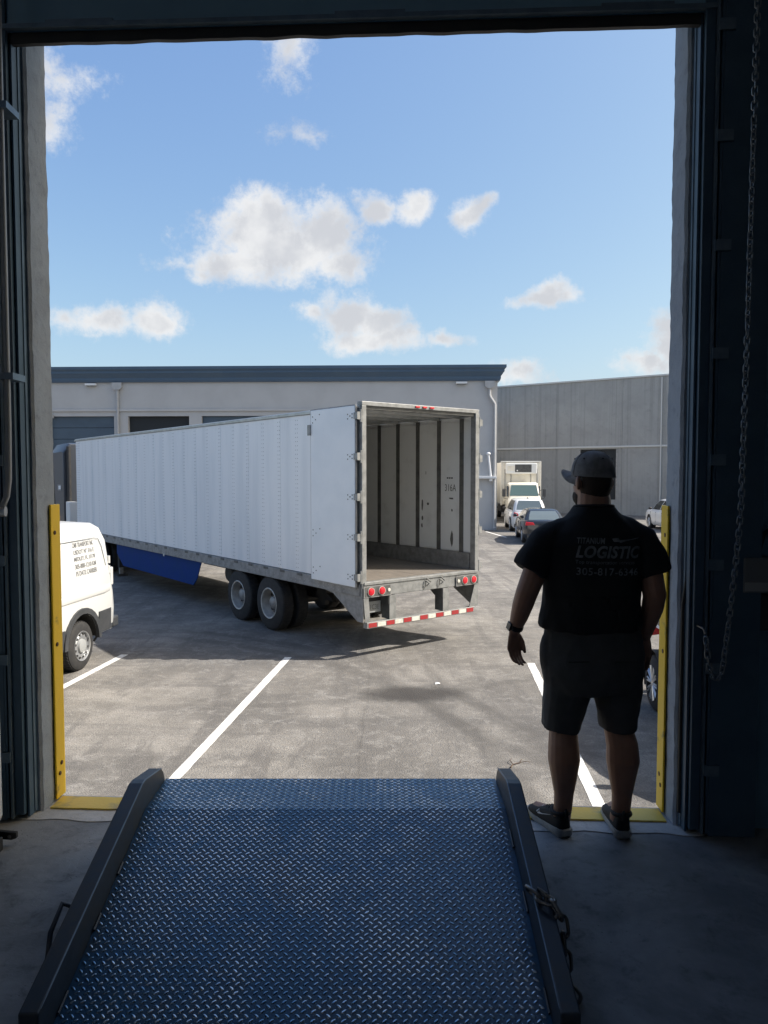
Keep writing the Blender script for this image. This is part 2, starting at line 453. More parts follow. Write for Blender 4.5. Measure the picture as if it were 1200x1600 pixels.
class MB:
    def __init__(s):
        s.v, s.f = [], []

    def add(s, vs, fs):
        k = len(s.v)
        s.v += [tuple(p) for p in vs]
        s.f += [tuple(i + k for i in f) for f in fs]
        return s

    def box(s, x0, x1, y0, y1, z0, z1):
        vs = [(x, y, z) for z in (z0, z1) for y in (y0, y1) for x in (x0, x1)]
        return s.add(vs, [(0, 2, 3, 1), (4, 5, 7, 6), (0, 1, 5, 4), (2, 6, 7, 3), (0, 4, 6, 2), (1, 3, 7, 5)])

    def prism(s, poly, axis, a, b):
        """poly: 2D outline in the two other axes, extruded from a to b along axis"""
        def P(p, t):
            return {0: (t, p[0], p[1]), 1: (p[0], t, p[1]), 2: (p[0], p[1], t)}[axis]
        n = len(poly)
        vs = [P(p, a) for p in poly] + [P(p, b) for p in poly]
        fs = [tuple(range(n))[::-1], tuple(range(n, 2 * n))] + [(i, (i + 1) % n, n + (i + 1) % n, n + i) for i in range(n)]
        return s.add(vs, fs)

    def loft(s, rings, cap=True, closed=False):
        n = len(rings[0])
        vs = [p for r in rings for p in r]
        fs = []
        m = len(rings)
        for k in range(m if closed else m - 1):
            a, b = k * n, ((k + 1) % m) * n
            for i in range(n):
                j = (i + 1) % n
                fs.append((a + i, a + j, b + j, b + i))
        if cap and not closed:
            fs.append(tuple(range(n))[::-1])
            fs.append(tuple(range((m - 1) * n, m * n)))
        return s.add(vs, fs)

    def tube(s, pts, r, n=8, closed=False, cap=True, flat=None):
        pts = [Vector(p) for p in pts]
        m = len(pts)
        rs = r if isinstance(r, (list, tuple)) else [r] * m
        rings = []
        ref = None
        for i, p in enumerate(pts):
            if closed:
                d = pts[(i + 1) % m] - pts[i - 1]
            else:
                d = pts[min(i + 1, m - 1)] - pts[max(i - 1, 0)]
            d.normalize()
            if ref is None:
                ref = Vector((0, 0, 1)) if abs(d.z) < .9 else Vector((1, 0, 0))
                if flat:
                    ref = Vector(flat)
            a = ref - d * ref.dot(d)
            a.normalize()
            b = d.cross(a)
            if not flat:
                ref = a
            ri = rs[i]
            ra, rb = ri if isinstance(ri, (list, tuple)) else (ri, ri)
            rings.append([p + a * (cos(2 * pi * k / n) * ra) + b * (sin(2 * pi * k / n) * rb) for k in range(n)])
        return s.loft(rings, cap, closed)

    def lathe(s, prof, c, axis=0, n=20):
        """prof: (offset along axis, radius)"""
        rings = []
        for (t, r) in prof:
            ring = []
            for k in range(n):
                a = 2 * pi * k / n
                u, v = cos(a) * r, sin(a) * r
                ring.append({0: (c[0] + t, c[1] + u, c[2] + v), 1: (c[0] + u, c[1] + t, c[2] + v), 2: (c[0] + u, c[1] + v, c[2] + t)}[axis])
            rings.append(ring)
        ring_shape = prof[0][1] > .01 and prof[-1][1] > .01
        return s.loft(rings, not ring_shape, ring_shape)

    def ell(s, c, r, n=14, m=8, rot=None):
        rings = []
        for j in range(m + 1):
            th = pi * j / m
            rr = max(sin(th), .02)
            ring = []
            for k in range(n):
                p = Vector((cos(2 * pi * k / n) * rr * r[0], sin(2 * pi * k / n) * rr * r[1], -cos(th) * r[2]))
                if rot:
                    p = rot @ p
                ring.append(Vector(c) + p)
            rings.append(ring)
        return s.loft(rings)

    def mesh(s, name, smooth=None):
        me = bpy.data.meshes.new(name)
        me.from_pydata(s.v, [], s.f)
        bm = bmesh.new()
        bm.from_mesh(me)
        bmesh.ops.recalc_face_normals(bm, faces=bm.faces)
        bm.to_mesh(me)
        bm.free()
        if smooth is not None:
            for p in me.polygons:
                p.use_smooth = True
            me.set_sharp_from_angle(angle=rad(smooth))
        return me

    def build(s, name, m, parent=None, smooth=None, bevel=0):
        return link(name, s.mesh(name, smooth), m, parent, bevel)


def link(name, me, m, parent=None, bevel=0):
    o = bpy.data.objects.new(name, me)
    col.objects.link(o)
    if m is not None and not me.materials:
        me.materials.append(M[m] if isinstance(m, str) else m)
    if parent:
        o.parent = parent
    if bevel:
        md = o.modifiers.new('bevel', 'BEVEL')
        md.width = bevel
        md.segments = 2
        md.limit_method = 'ANGLE'
        md.angle_limit = rad(40)
    return o


def thing(name, label, cat, loc=(0, 0, 0), rotz=0, group=None):
    o = bpy.data.objects.new(name, None)
    o.empty_display_size = .2
    o.location = loc
    o.rotation_euler = (0, 0, rotz)
    col.objects.link(o)
    return tag(o, label, cat, group)


def tag(o, label, cat, group=None):
    o['label'] = label
    o['category'] = cat
    if group:
        o['group'] = group
    return o


def struct(o):
    o['kind'] = 'structure'
    return o


def stuff(o):
    o['kind'] = 'stuff'
    return o


def text_mesh(txt, size, extrude=0, shear=0, bold=0, spacing=1, align='CENTER'):
    cu = bpy.data.curves.new('text', 'FONT')
    cu.body = txt
    cu.size = size
    cu.shear = shear
    cu.offset = bold
    cu.extrude = extrude
    cu.space_character = spacing
    cu.align_x = align
    cu.resolution_u = 3
    ob = bpy.data.objects.new('text', cu)
    col.objects.link(ob)
    dg = bpy.context.evaluated_depsgraph_get()
    me = bpy.data.meshes.new_from_object(ob.evaluated_get(dg))
    bpy.data.objects.remove(ob)
    bpy.data.curves.remove(cu)
    return me


def fit_width(me, w, h=None):
    xs = [v.co.x for v in me.vertices]
    ys = [v.co.y for v in me.vertices]
    k = w / (max(xs) - min(xs))
    cx, cy = (max(xs) + min(xs)) / 2, (max(ys) + min(ys)) / 2
    ky = h / (max(ys) - min(ys)) if h else k
    for v in me.vertices:
        v.co.x = (v.co.x - cx) * k
        v.co.y = (v.co.y - cy) * ky


def bvh_of(o):
    me = o.data
    return BVHTree.FromPolygons([v.co.copy() for v in me.vertices], [tuple(p.vertices) for p in me.polygons])


def drape(me, bvh, origin, au, av, an, off):
    """lay a flat 2D mesh onto a surface along -an, in the surface's local space"""
    bm = bmesh.new()
    bm.from_mesh(me)
    bmesh.ops.triangulate(bm, faces=bm.faces)
    for _ in range(2):
        ed = [e for e in bm.edges if e.calc_length() > .02]
        if ed:
            bmesh.ops.subdivide_edges(bm, edges=ed, cuts=1)
            bmesh.ops.triangulate(bm, faces=bm.faces)
    origin, au, av, an = Vector(origin), Vector(au), Vector(av), Vector(an)
    for v in bm.verts:
        p = origin + au * v.co.x + av * v.co.y
        hit = bvh.ray_cast(p + an * .5, -an)
        if hit[0] is not None:
            p = hit[0] + hit[1] * 0 + an * off
        v.co = p
    bm.to_mesh(me)
    bm.free()
    return me


def fuse(mb, name, voxel, smooth=3, m=None, parent=None):
    """union of overlapping closed shapes as one continuous surface"""
    o = link('tmp_shape', mb.mesh('tmp_shape'), None)
    r = o.modifiers.new('r', 'REMESH')
    r.mode = 'VOXEL'
    r.voxel_size = voxel
    r.adaptivity = 0
    if smooth:
        sm = o.modifiers.new('s', 'SMOOTH')
        sm.factor = .5
        sm.iterations = smooth
    dg = bpy.context.evaluated_depsgraph_get()
    me = bpy.data.meshes.new_from_object(o.evaluated_get(dg))
    me.name = name
    old = o.data
    bpy.data.objects.remove(o)
    bpy.data.meshes.remove(old)
    for p in me.polygons:
        p.use_smooth = True
    return link(name, me, m, parent)


def copy_child(o, parent, label=None):
    c = o.copy()
    col.objects.link(c)
    c.parent = parent
    return c

# ================================================================== LARGE STRUCTURE
DO = Vector((-1.718, 3.674, 0))             # left inner corner of the dock opening
DA = rad(-2.75)
OW = 3.12                                   # opening width
LINTEL = 5.2


def dk(o):
    o.location = DO
    o.rotation_euler = (0, 0, DA)
    return o


def dworld(u, v, z):
    return DO + Vector((u * cos(DA) - v * sin(DA), u * sin(DA) + v * cos(DA), z))


# yard asphalt (one sheet to the horizon)
yard = struct(MB().add([(-400, 3.85, 0), (400, 3.85, 0), (400, 700, 0), (-400, 700, 0), (-400, -300, 0), (400, -300, 0)],
                       [(4, 5, 1, 0), (0, 1, 2, 3)]).build('yard_asphalt', 'asphalt'))


def stripe(x0, y0, x1, y1, w, label=None):
    d = Vector((x1 - x0, y1 - y0, 0)).normalized()
    nrm = Vector((d.y, -d.x, 0)) * w / 2
    L = math.hypot(x1 - x0, y1 - y0)
    k = max(2, int(L / .12))
    vs, fs = [], []
    for i in range(k + 1):
        c = Vector((x0, y0, .004)).lerp(Vector((x1, y1, .004)), i / k)
        j1, j2 = random.uniform(-.006, .006), random.uniform(-.006, .006)
        vs += [c - nrm * (1 + j1 / w), c + nrm * (1 + j2 / w)]
        if i:
            a = 2 * i
            fs.append((a - 2, a - 1, a + 1, a))
    return MB().add(vs, fs).build('parking_line', 'line_paint', yard)


stripe(-1.555, 11.97, -2.20, 5.6, .115)
stripe(2.31, 11.6, 1.78, 4.6, .12)
stripe(-4.27, 12.15, -4.72, 8.2, .12)
stripe(5.28, 38.6, 5.75, 35.0, .12)
stripe(6.2, 42.5, 9.5, 42.3, .13)
stripe(6.2, 38.4, 9.4, 38.2, .13)
stripe(12.6, 42.6, 12.2, 37.0, .12)

# dock interior
struct(dk(MB().box(-6, 9, -14, 0, .0, FL).build('dock_floor', 'dock_floor')))
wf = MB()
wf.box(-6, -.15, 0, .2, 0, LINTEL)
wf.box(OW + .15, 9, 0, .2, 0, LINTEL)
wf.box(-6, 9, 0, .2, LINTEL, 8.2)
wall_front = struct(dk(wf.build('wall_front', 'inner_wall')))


def jamb(side):
    rings = []
    z = FL
    k = 0
    while z < LINTEL + .001:
        def jit(a):
            return noise.noise(Vector((k * .23, side * 7.3, a))) * .004 + noise.noise(Vector((k * 1.7, side * 3.1, a + 5))) * .006
        j = [jit(a) for a in (1, 2, 3)]
        pts = [(-.15, 0), (-.012 + j[0] * .6, 0), (j[0], .012), (j[1] * .5, .07), (j[1] * .4, .13), (j[2], .188), (-.012 + j[2] * .6, .2), (-.15, .2)]
        if side > 0:
            pts = [(OW - u, v) for (u, v) in pts]
        rings.append([(u, v, z) for (u, v) in pts])
        z += (LINTEL - FL) / 110
        k += 1
    return MB().loft(rings).build('door_jamb', 'jamb', wall_front, smooth=35)


jamb(-1)
jamb(1)
MB().box(-.15, OW + .15, 0, .2, 0, FL).build('threshold', 'patch', wall_front)
# uneven pale patch of mortar behind the sill
pt = []
for i in range(61):
    pt.append((-.12 + i * (OW + .24) / 60, -.085 + noise.noise(Vector((i * .35, 2, 0))) * .03))
MB().prism([(OW + .12, .0)] + [(-.12, .0)] + pt, 2, FL + .0005, FL + .004).build('mortar_patch', 'patch', wall_front)
struct(dk(MB().box(-6.2, -6, -14.2, .2, 0, 8.2).build('wall_left', 'side_wall')))
struct(dk(MB().box(9, 9.2, -14.2, .2, 0, 8.2).build('wall_right', 'side_wall')))
struct(dk(MB().box(-6, 9, -14.2, -14, 0, 8.2).build('wall_back', 'side_wall')))
ce = MB()
FILL_GAPS_U = [(-3.8, -2.6), (1.1, 1.7)]    # roof openings added behind the camera to brighten the interior
ce.box(-6.2, 9.2, -6.0, .35, 8.2, 8.4)
ce.box(-6.2, 9.2, -14.2, -12.5, 8.2, 8.4)
u0 = -6.2
for (a, b) in FILL_GAPS_U + [(9.2, 9.2)]:
    ce.box(u0, a, -12.5, -6.0, 8.2, 8.4)
    u0 = b
struct(dk(ce.build('ceiling', 'ceiling')))

# ---- warehouse across the yard (front wall parallel to the dock)
BC = Vector((6.0, 39.7, 0))
bld = thing('warehouse', 'long grey stucco warehouse with slate blue cornice across the yard', 'building', BC, rad(-2.2))
BH = 7.9
MB().box(-60, 0, .3, 26, 0, BH - .05).build('main_block', 'facade', bld)
LEDGE = 6.42
openings = [(-60, -41), (-38.5, -34), (-33.2, -29.5), (-28.6, -24.6), (-24.1, -20.6), (-19.83, -16.5), (-15.82, -11.9)]
OPZ0, OPZ1 = 1.2, 6.1
MB().box(-60, 0, 0, .3, LEDGE - .12, BH).build('upper_wall', 'facade', bld)
lw = MB()
lw.box(-60, -11.9, 0, .3, OPZ1, LEDGE - .12)
lw.box(-60, -11.9, 0, .3, 0, OPZ0)
lw.box(-11.9, 0, 0, .3, 0, LEDGE - .12)
prev = None
for (a, b) in openings:
    if prev is not None:
        lw.box(prev, a, 0, .3, OPZ0, OPZ1)
    prev = b
lw.build('lower_wall', 'facade', bld)
MB().box(-60, -6.0, -.09, -.002, LEDGE - .07, LEDGE + .05).build('ledge', 'facade', bld, bevel=.015)
for i, (a, b) in enumerate(openings[1:]):
    if i in (4,):
        MB().box(a + .02, b - .02, .2, .29, OPZ0, OPZ1).build('dark_doorway', 'dark_opening', bld)  # flat dark sheet; shade of the unlit interior is put into its colour
        continue
    if True:
        nz = 8
        for k in range(nz):
            h = (OPZ1 - OPZ0) / nz
            MB().box(a + .02, b - .02, .16, .22, OPZ0 + k * h + .012, OPZ0 + (k + 1) * h - .012).build('door_panel', 'dock_door', bld, bevel=.008)
        MB().box(a + .02, b - .02, .24, .29, OPZ0, OPZ1).build('door_back', 'cornice', bld)
# stepped cornice with returned end
prof = [(0, BH), (-.12, BH), (-.16, BH + .12), (-.16, BH + .22), (-.28, BH + .4), (-.33, BH + .46), (-.33, BH + .56), (-.42, BH + .66), (-.42, BH + .8), (.3, BH + .8), (.3, BH), ]
rings = []
for (v, z) in prof:
    ext = max(0, -v)
    rings.append([(-60, v, z), (ext, v, z)])
cn = MB()
vs, fs = [], []
n = len(prof)
for (v, z) in prof:
    vs += [(-60, v, z), (max(0, -v), v, z), (max(0, -v), 26, z)]
for i in range(n):
    j = (i + 1) % n
    fs.append((3 * i, 3 * i + 1, 3 * j + 1, 3 * j))
    if prof[i][0] < .1 or prof[j][0] < .1:
        fs.append((3 * i + 1, 3 * i + 2, 3 * j + 2, 3 * j + 1))
cn.add(vs, fs)
cn.build('cornice', 'cornice', bld)
MB().box(-60, .1, -.02, 26, BH + .805, BH + .84).build('parapet_cap', 'cornice', bld)


def downspout(u, offset):
    MB().prism([(u - .26, BH - .02), (u + .26, BH - .02), (u + .26, BH - .28), (u + .12, BH - .4), (u - .12, BH - .4), (u - .26, BH - .28)], 1, -.22, -.004).build('conductor_head', 'facade_light', bld)
    ub = u + offset
    pts = [(u, -.11, BH - .4), (u, -.11, BH - .75)]
    if offset:
        pts += [(u + .03, -.11, BH - .85), (ub - .05, -.11, BH - 1.15), (ub, -.11, BH - 1.25)]
    pts += [(ub, -.11, 4), (ub, -.11, .12)]
    MB().tube(pts, .075, 8).build('downspout', 'facade_light', bld, smooth=40)
    MB().tube([(ub, -.11, .14), (ub, -.16, .1), (ub, -.32, .06)], .085, 8).build('spout_shoe', 'facade_light', bld, smooth=40)


downspout(-20.3 - .05, 0)
downspout(-.42, .28)
for u in (-21.8, -1.9):
    w_ = MB().box(u - .3, u + .3, -.2, -.003, BH - .16, BH - .05).build('wall_light', 'lamp_white', bld, bevel=.02)
    MB().box(u - .26, u + .26, -.17, -.03, BH - .19, BH - .163).build('light_lens', 'glass_rear', w_)
MB().box(-24.05, -23.9, -.1, -.004, 6.0, 6.2).build('junction_box', 'facade_light', bld)
br = MB().box(-1.25, -.05, -.3, -.004, 2.74, 2.86).build('wall_bracket', 'lamp_white', bld, bevel=.01)
MB().tube([(-.33, -.16, 2.87), (-.47, -.16, 4.02)], .06, 8).build('bracket_arm', 'lamp_white', br, smooth=40)
MB().ell((-.47, -.16, 4.05), (.13, .1, .09), 8, 6).build('bracket_cap', 'lamp_white', br, smooth=60)
MB().tube([(-.33, -.16, 2.72), (-.33, -.16, 2.6)], .09, 8).build('bracket_foot', 'lamp_white', br, smooth=40)

# ---- grey tilt-up concrete building to the right, behind the parked vehicles
t_d = Vector((.825, -.566, 0)).normalized()
tilt = thing('concrete_building', 'plain weathered grey concrete tilt-up building behind the parked vehicles', 'building', (9.27, 60.0, 0), math.atan2(t_d.y, t_d.x))
# local x along the wall, local y into the building
MB().box(-8, 24, .25, 18, 0, 9.75).build('main_block', 'facade', tilt)
seams = [-8, -4.6, 0.1, 4.76, 9.78, 14.5, 19.2, 24]
DX0, DX1, DZ0, DZ1 = 6.57, 9.46, 1.1, 4.82
for i in range(len(seams) - 1):
    a, b = seams[i] + .006, seams[i + 1] - .006
    MB().box(a, b, 0, .2, 5.0, 9.88).build('wall_panel', 'tilt', tilt)
    if b <= DX0 or a >= DX1:
        MB().box(a, b, 0, .2, 0, 4.94).build('wall_panel', 'tilt', tilt)
    else:
        q_ = MB()
        if a < DX0:
            q_.box(a, min(b, DX0), 0, .2, 0, 4.94)
        if b > DX1:
            q_.box(max(a, DX1), b, 0, .2, 0, 4.94)
        q_.box(max(a, DX0), min(b, DX1), 0, .2, 0, DZ0)
        q_.box(max(a, DX0), min(b, DX1), 0, .2, DZ1, 4.94)
        q_.build('wall_panel', 'tilt', tilt)
MB().box(DX0 + .01, DX1 - .01, .15, .22, DZ0, DZ1).build('recessed_door', 'dark_opening', tilt)
MB().box(DX0 - .0, DX0 + .1, -.03, .14, DZ0, DZ1).build('door_frame', 'rail', tilt)
MB().box(DX1 - .1, DX1, -.03, .14, DZ0, DZ1).build('door_frame', 'rail', tilt)
MB().box(-8, 20.6, -.09, -.003, 4.92, 5.05).build('ledge', 'panel_light', tilt, bevel=.01)
MB().box(-8.05, 24.05, -.08, 18, 9.89, 10.0).build('parapet_cap', 'panel_light', tilt)
MB().tube([(12.53, -.07, 9.8), (12.53, -.07, .1)], .05, 6).build('downspout', 'panel_light', tilt, smooth=40)

# ================================================================== DOCK FITTINGS
# steel door tracks each side, with the curtain door raised above the opening
for side in (-1, 1):
    def U(u):
        return u if side < 0 else OW - u
    nm = 'door_track'
    t = thing(nm, ('tall dark steel door track beside the left door jamb' if side < 0 else 'tall dark steel door track beside the right door jamb'),
              'door track', DO, DA, 'steel tracks of the dock door')

    def ubox(name, u0, u1, v0, v1, z0, z1, m='navy', **k):
        a, b = sorted((U(u0), U(u1)))
        return MB().box(a, b, v0, v1, z0, z1).build(name, m, t, **k)
    ubox('back_plate', -.34, -.022, -.012, -.001, FL + .01, 6.4)
    ubox('track_flange', -.036, -.026, -.075, -.0125, FL + .012, 6.4)
    ubox('track_channel', -.085, -.04, -.1, -.0125, FL + .03, 6.4, bevel=.004)
    ubox('track_lip', -.0965, -.0855, -.118, -.0125, FL + .02, 6.4, 'navy_line')
    ubox('outer_angle', -.335, -.12, -.115, -.104, FL + .01, 6.4)
    ubox('angle_web', -.118, -.107, -.115, -.0125, FL + .02, 6.4)
    ubox('outer_lip', -.028, -.0215, -.03, -.0125, FL + .02, 6.4, 'navy_line')
    for k in range(9):
        z = FL + .3 + k * .48
        ubox('track_bracket', -.16, -.09, -.128, -.1185, z, z + .05, 'navy_line')

door = thing('overhead_door', 'raised dark blue sectional dock door above the opening', 'dock door', DO, DA)
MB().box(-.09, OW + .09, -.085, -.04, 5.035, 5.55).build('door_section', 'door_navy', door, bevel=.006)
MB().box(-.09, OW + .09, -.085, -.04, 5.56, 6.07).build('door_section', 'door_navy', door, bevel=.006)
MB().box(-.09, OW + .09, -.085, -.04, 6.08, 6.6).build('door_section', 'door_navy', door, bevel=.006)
MB().box(-.085, OW + .085, -.112, -.0865, 5.035, 5.055).build('bottom_rail', 'navy_line', door)
rub = MB()
pp = []
for i in range(80):
    pp.append((-.085 + i * (OW + .17) / 79, 4.983 + noise.noise(Vector((i * .31, 9, 0))) * .006))
rub.prism([(OW + .085, 5.033), (-.085, 5.033)] + pp, 1, -.075, -.05)
rub.build('rubber_seal', 'black', door)
for u in (.15, 1.5, 2.7):
    MB().box(u, u + .32, -.1, -.0865, 5.06, 5.075).build('hinge_plate', 'navy_line', door)

# yellow steel corner guards and sill strip
for side in (-1, 1):
    def U(u):
        return u if side < 0 else OW - u
    t = thing('corner_guard', ('tall yellow steel corner guard bolted to the left jamb' if side < 0 else 'tall yellow steel corner guard bolted to the right jamb beside the man'), 'corner guard', DO, DA, 'yellow corner guards of the dock door')
    z0, z1 = FL + .012, 2.815
    if side > 0:
        z0 += .0
    prof_ = [(.006, .118), (.016, .118), (.017, .212), (-.07, .212), (-.07, .203), (.006, .203)]
    MB().prism([(U(u), v) for (u, v) in prof_], 2, z0, z1).build('angle_plate', 'yellow', t, bevel=.003)
    for z in (FL + .14, FL + .19, FL + .82, FL + 1.4):
        c = dworld(U(.0165), .15, z)
        MB().lathe([(-.002, .0001), (-.002, .011), (.004, .011), (.007, .006), (.007, .0001)], (U(.0165), .15 + (.02 if z == FL + .19 else 0), z), 0, 10).build('bolt', 'bolt', t, smooth=40)
for (u0, u1, lab) in ((.02, .78, 'short worn yellow sill strip left of the ramp'), (.80, 2.32, 'middle yellow sill strip hidden behind the raised ramp'), (2.335, OW - .02, 'worn yellow sill strip under the man beside the right jamb')):
    pts_ = []
    k = 24
    for i in range(k + 1):
        pts_.append((u0 + (u1 - u0) * i / k, .036 + noise.noise(Vector((u0 + i * .5, 4, 0))) * .004))
    for i in range(k, -1, -1):
        pts_.append((u0 + (u1 - u0) * i / k, .17 + noise.noise(Vector((u0 + i * .4, 8, 0))) * .003))
    s_ = dk(MB().prism(pts_, 2, FL + .001, FL + .009).build('sill_strip', 'yellow_worn', None))
    tag(s_, lab, 'sill strip', 'yellow sill strips')

# hand chain of the door hoist, hanging at the right
LINK = MB()
lk = []
for i in range(16):
    a = 2 * pi * i / 16
    y = cos(a) * .0115
    z = sin(a) * .0115 + (.0085 if sin(a) > 0 else -.0085)
    lk.append((0, y, z))
LINK.tube(lk, .0036, 6, closed=True)
link_mesh = LINK.mesh('chain_link', smooth=60)


def run_chain(parent, path, mesh, pitch, m):
    pts = [Vector(p) for p in path]
    # resample
    out = [pts[0].copy()]
    acc = 0
    for a, b in zip(pts[:-1], pts[1:]):
        L = (b - a).length
        t = pitch - acc
        while t <= L:
            out.append(a.lerp(b, t / L))
            t += pitch
        acc = L - (t - pitch)
    for i in range(len(out) - 1):
        c = (out[i] + out[i + 1]) / 2
        d = (out[i + 1] - out[i]).normalized()
        o = link('link', mesh, m, parent)
        q = d.to_track_quat('Z', 'Y')
        o.rotation_mode = 'QUATERNION'
        from mathutils import Quaternion
        o.rotation_quaternion = q @ Quaternion((0, 0, 1), rad(90) * (i % 2) + rad(20) + random.uniform(-.25, .25))
        o.location = c


hc = thing('hoist_chain', 'long thin metal hand chain hanging in a loop by the right wall', 'chain', (1.55, 3.2, FL))
path = [(.008, 0, 4.2), (.0, 0, 3.2), (-.004, .005, 2.3), (-.008, .015, 1.55)]
for i in range(1, 13):
    t = i / 12
    path.append((-.008 - .030 * t ** 1.5, .015 + .075 * t, 1.55 - .73 * t))
path += [(-.045, .095, .795), (-.058, .1, .78), (-.072, .105, .79), (-.084, .11, .82), (-.094, .115, .88), (-.10, .13, .98)]
run_chain(hc, path, link_mesh, .0295, 'chain')
MB().tube([(-.10, .13, .98), (-.10, .15, 1.0), (-.10, .21, 1.0), (-.10, .30, 1.0)], .005, 6).build('chain_hook', 'chain_dark', hc)

# switch box with conduit on the right wall
sb = thing('switch_box', 'dark grey electrical switch box on the right wall behind the chain', 'switch box', dworld(3.44, 0, 2.25), DA)
MB().box(-.075, .075, -.11, -.002, 0, .17).build('lower_box', 'black', sb, bevel=.008)
MB().box(-.068, .068, -.12, -.002, .175, .34).build('upper_box', 'steel_box', sb, bevel=.008)
MB().box(-.06, .05, -.123, -.1205, .185, .225).build('rating_label', 'plate_grey', sb)
MB().tube([(-.03, -.04, .34), (-.05, -.045, .4), (-.12, -.05, .44), (-.22, -.045, .42), (-.28, -.03, .3), (-.3, -.02, .1), (-.3, -.02, -.9)], .011, 8).build('cable', 'black', sb, smooth=60)
MB().tube([(.03, -.04, .34), (.05, -.045, .44), (.15, -.05, .52), (.3, -.045, .55), (.5, -.03, .6)], .012, 8).build('cable', 'black', sb, smooth=60)
MB().tube([(.02, -.04, 0), (.02, -.04, -.5)], .014, 8).build('conduit', 'navy', sb, smooth=60)
ob = thing('outlet_box', 'small dark outlet box low on the right wall', 'outlet box', dworld(3.43, 0, 1.65), DA)
MB().box(-.035, .035, -.05, -.002, 0, .1).build('cover', 'steel_box', ob, bevel=.005)
for z in (.03, .065):
    MB().box(-.014, .014, -.053, -.0505, z, z + .018).build('socket', 'black', ob)

# left edge: cabinet, conduit, bracket
cb = thing('white_cabinet', 'white enamel cabinet edge at the far left of the dock', 'cabinet', (-1.98, 3.1, FL))
MB().box(-.28, .262, -.28, .21, .135, 1.35).build('body', 'white_enamel', cb, bevel=.03)
for (x, y) in ((-.22, -.22), (.2, -.22), (-.22, .15), (.2, .15)):
    MB().box(x - .02, x + .02, y - .02, y + .02, 0, .134).build('leg', 'black', cb)
MB().box(-.2, .2, -.292, -.281, .25, 1.2).build('door', 'white_enamel', cb, bevel=.004)
cd = thing('wall_conduit', 'pale grey conduit bending away at the far left edge', 'conduit', (-1.72, 3.42, 0))
MB().tube([(.005, 0, 5.9), (.005, 0, 4), (.004, 0, 3.2), (0, 0, 2.95), (-.008, -.005, 2.87), (-.03, -.01, 2.815), (-.08, -.02, 2.79), (-.2, -.03, 2.78)], .014, 10).build('pipe', 'conduit', cd, smooth=60)
MB().tube([(-.012, -.01, 2.80), (-.045, -.015, 2.80)], .024, 10).build('coupling', 'rim_alloy', cd, smooth=40)
for z in (3.4, 4.6, 5.6):
    MB().box(-.03, .04, -.018, .1, z, z + .03).build('strap', 'navy_line', cd)
st_ = thing('black_stand', 'low black steel bracket stand on the floor at the far left', 'bracket', (-1.78, 3.3, FL))
MB().prism([(-.3, .055), (.075, .028), (.098, .036), (.098, .062), (-.3, .1)], 1, .03, .05).build('arm', 'black', st_, bevel=.003)
MB().lathe([(-.006, .001), (-.006, .009), (.001, .009), (.001, .001)], (.07, .03, .047), 1, 10).build('bolt', 'chrome', st_)
MB().box(-.2, .055, -.08, .0, .0, .062).build('foot', 'black', st_, bevel=.006)
MB().box(-.3, -.21, -.08, .1, .0, .3).build('upright', 'black', st_, bevel=.006)

# ---- blue diamond plate loading ramp
RY0, RY1, RY2 = 2.12, 3.086, 3.385
S = .293
RC, RWH = -.247, .762
ramp = thing('loading_ramp', 'blue diamond plate steel loading ramp with dark side curbs in the doorway', 'loading ramp', (RC, 0, FL), 0)


def rz(y):
    if y <= RY1:
        return .004 + S * (y - RY0)
    return .004 + S * (RY1 - RY0) + .02 * (y - RY1)


PT = .012
MB().prism([(RY0 - .0, 0.001), (RY1, rz(RY1) - PT), (RY1, rz(RY1)), (RY0, rz(RY0))], 0, -RWH, RWH).build('deck_plate', 'ramp_blue', ramp)
MB().prism([(RY1 + .0015, rz(RY1) - PT), (RY2, rz(RY2) - PT), (RY2, rz(RY2)), (RY1 + .0015, rz(RY1))], 0, -RWH, RWH).build('lip_plate', 'ramp_blue', ramp)
lug = MB()
P_, PX = .0153, .0316
lv, lf = [], []
HX = [(-.0105, 0), (-.0075, .6), (-.0035, .9), (.0035, .9), (.0075, .6), (.0105, 0)]
for (fr, hz) in ((1.0, -.0003), (.78, .0015)):
    row = [(x * (.55 + .45 * fr), -.0049 * w_ * fr, hz) for (x, w_) in HX] + [(x * (.55 + .45 * fr), .0049 * w_ * fr, hz) for (x, w_) in HX[-2:0:-1]]
    lv += row
nl = len(lv) // 2
lv += [(-.005, 0, .0018), (.005, 0, .0018)]
for i in range(nl):
    k_ = (i + 1) % nl
    lf.append((i, k_, nl + k_, nl + i))
ta, tb_ = 2 * nl, 2 * nl + 1
for i in range(nl):
    k_ = (i + 1) % nl
    xm = (lv[nl + i][0] + lv[nl + k_][0]) / 2
    ra = ta if lv[nl + i][0] < .0001 and not (lv[nl + i][0] > 0) else tb_
    rb = ta if lv[nl + k_][0] <= .0001 else tb_
    if ra == rb:
        lf.append((nl + i, nl + k_, ra))
    else:
        lf.append((nl + i, nl + k_, rb, ra))
ny = int((RY2 - RY0) * 1.045 / P_)
nx = int(2 * RWH / PX)
cosl = 1 / math.sqrt(1 + S * S)
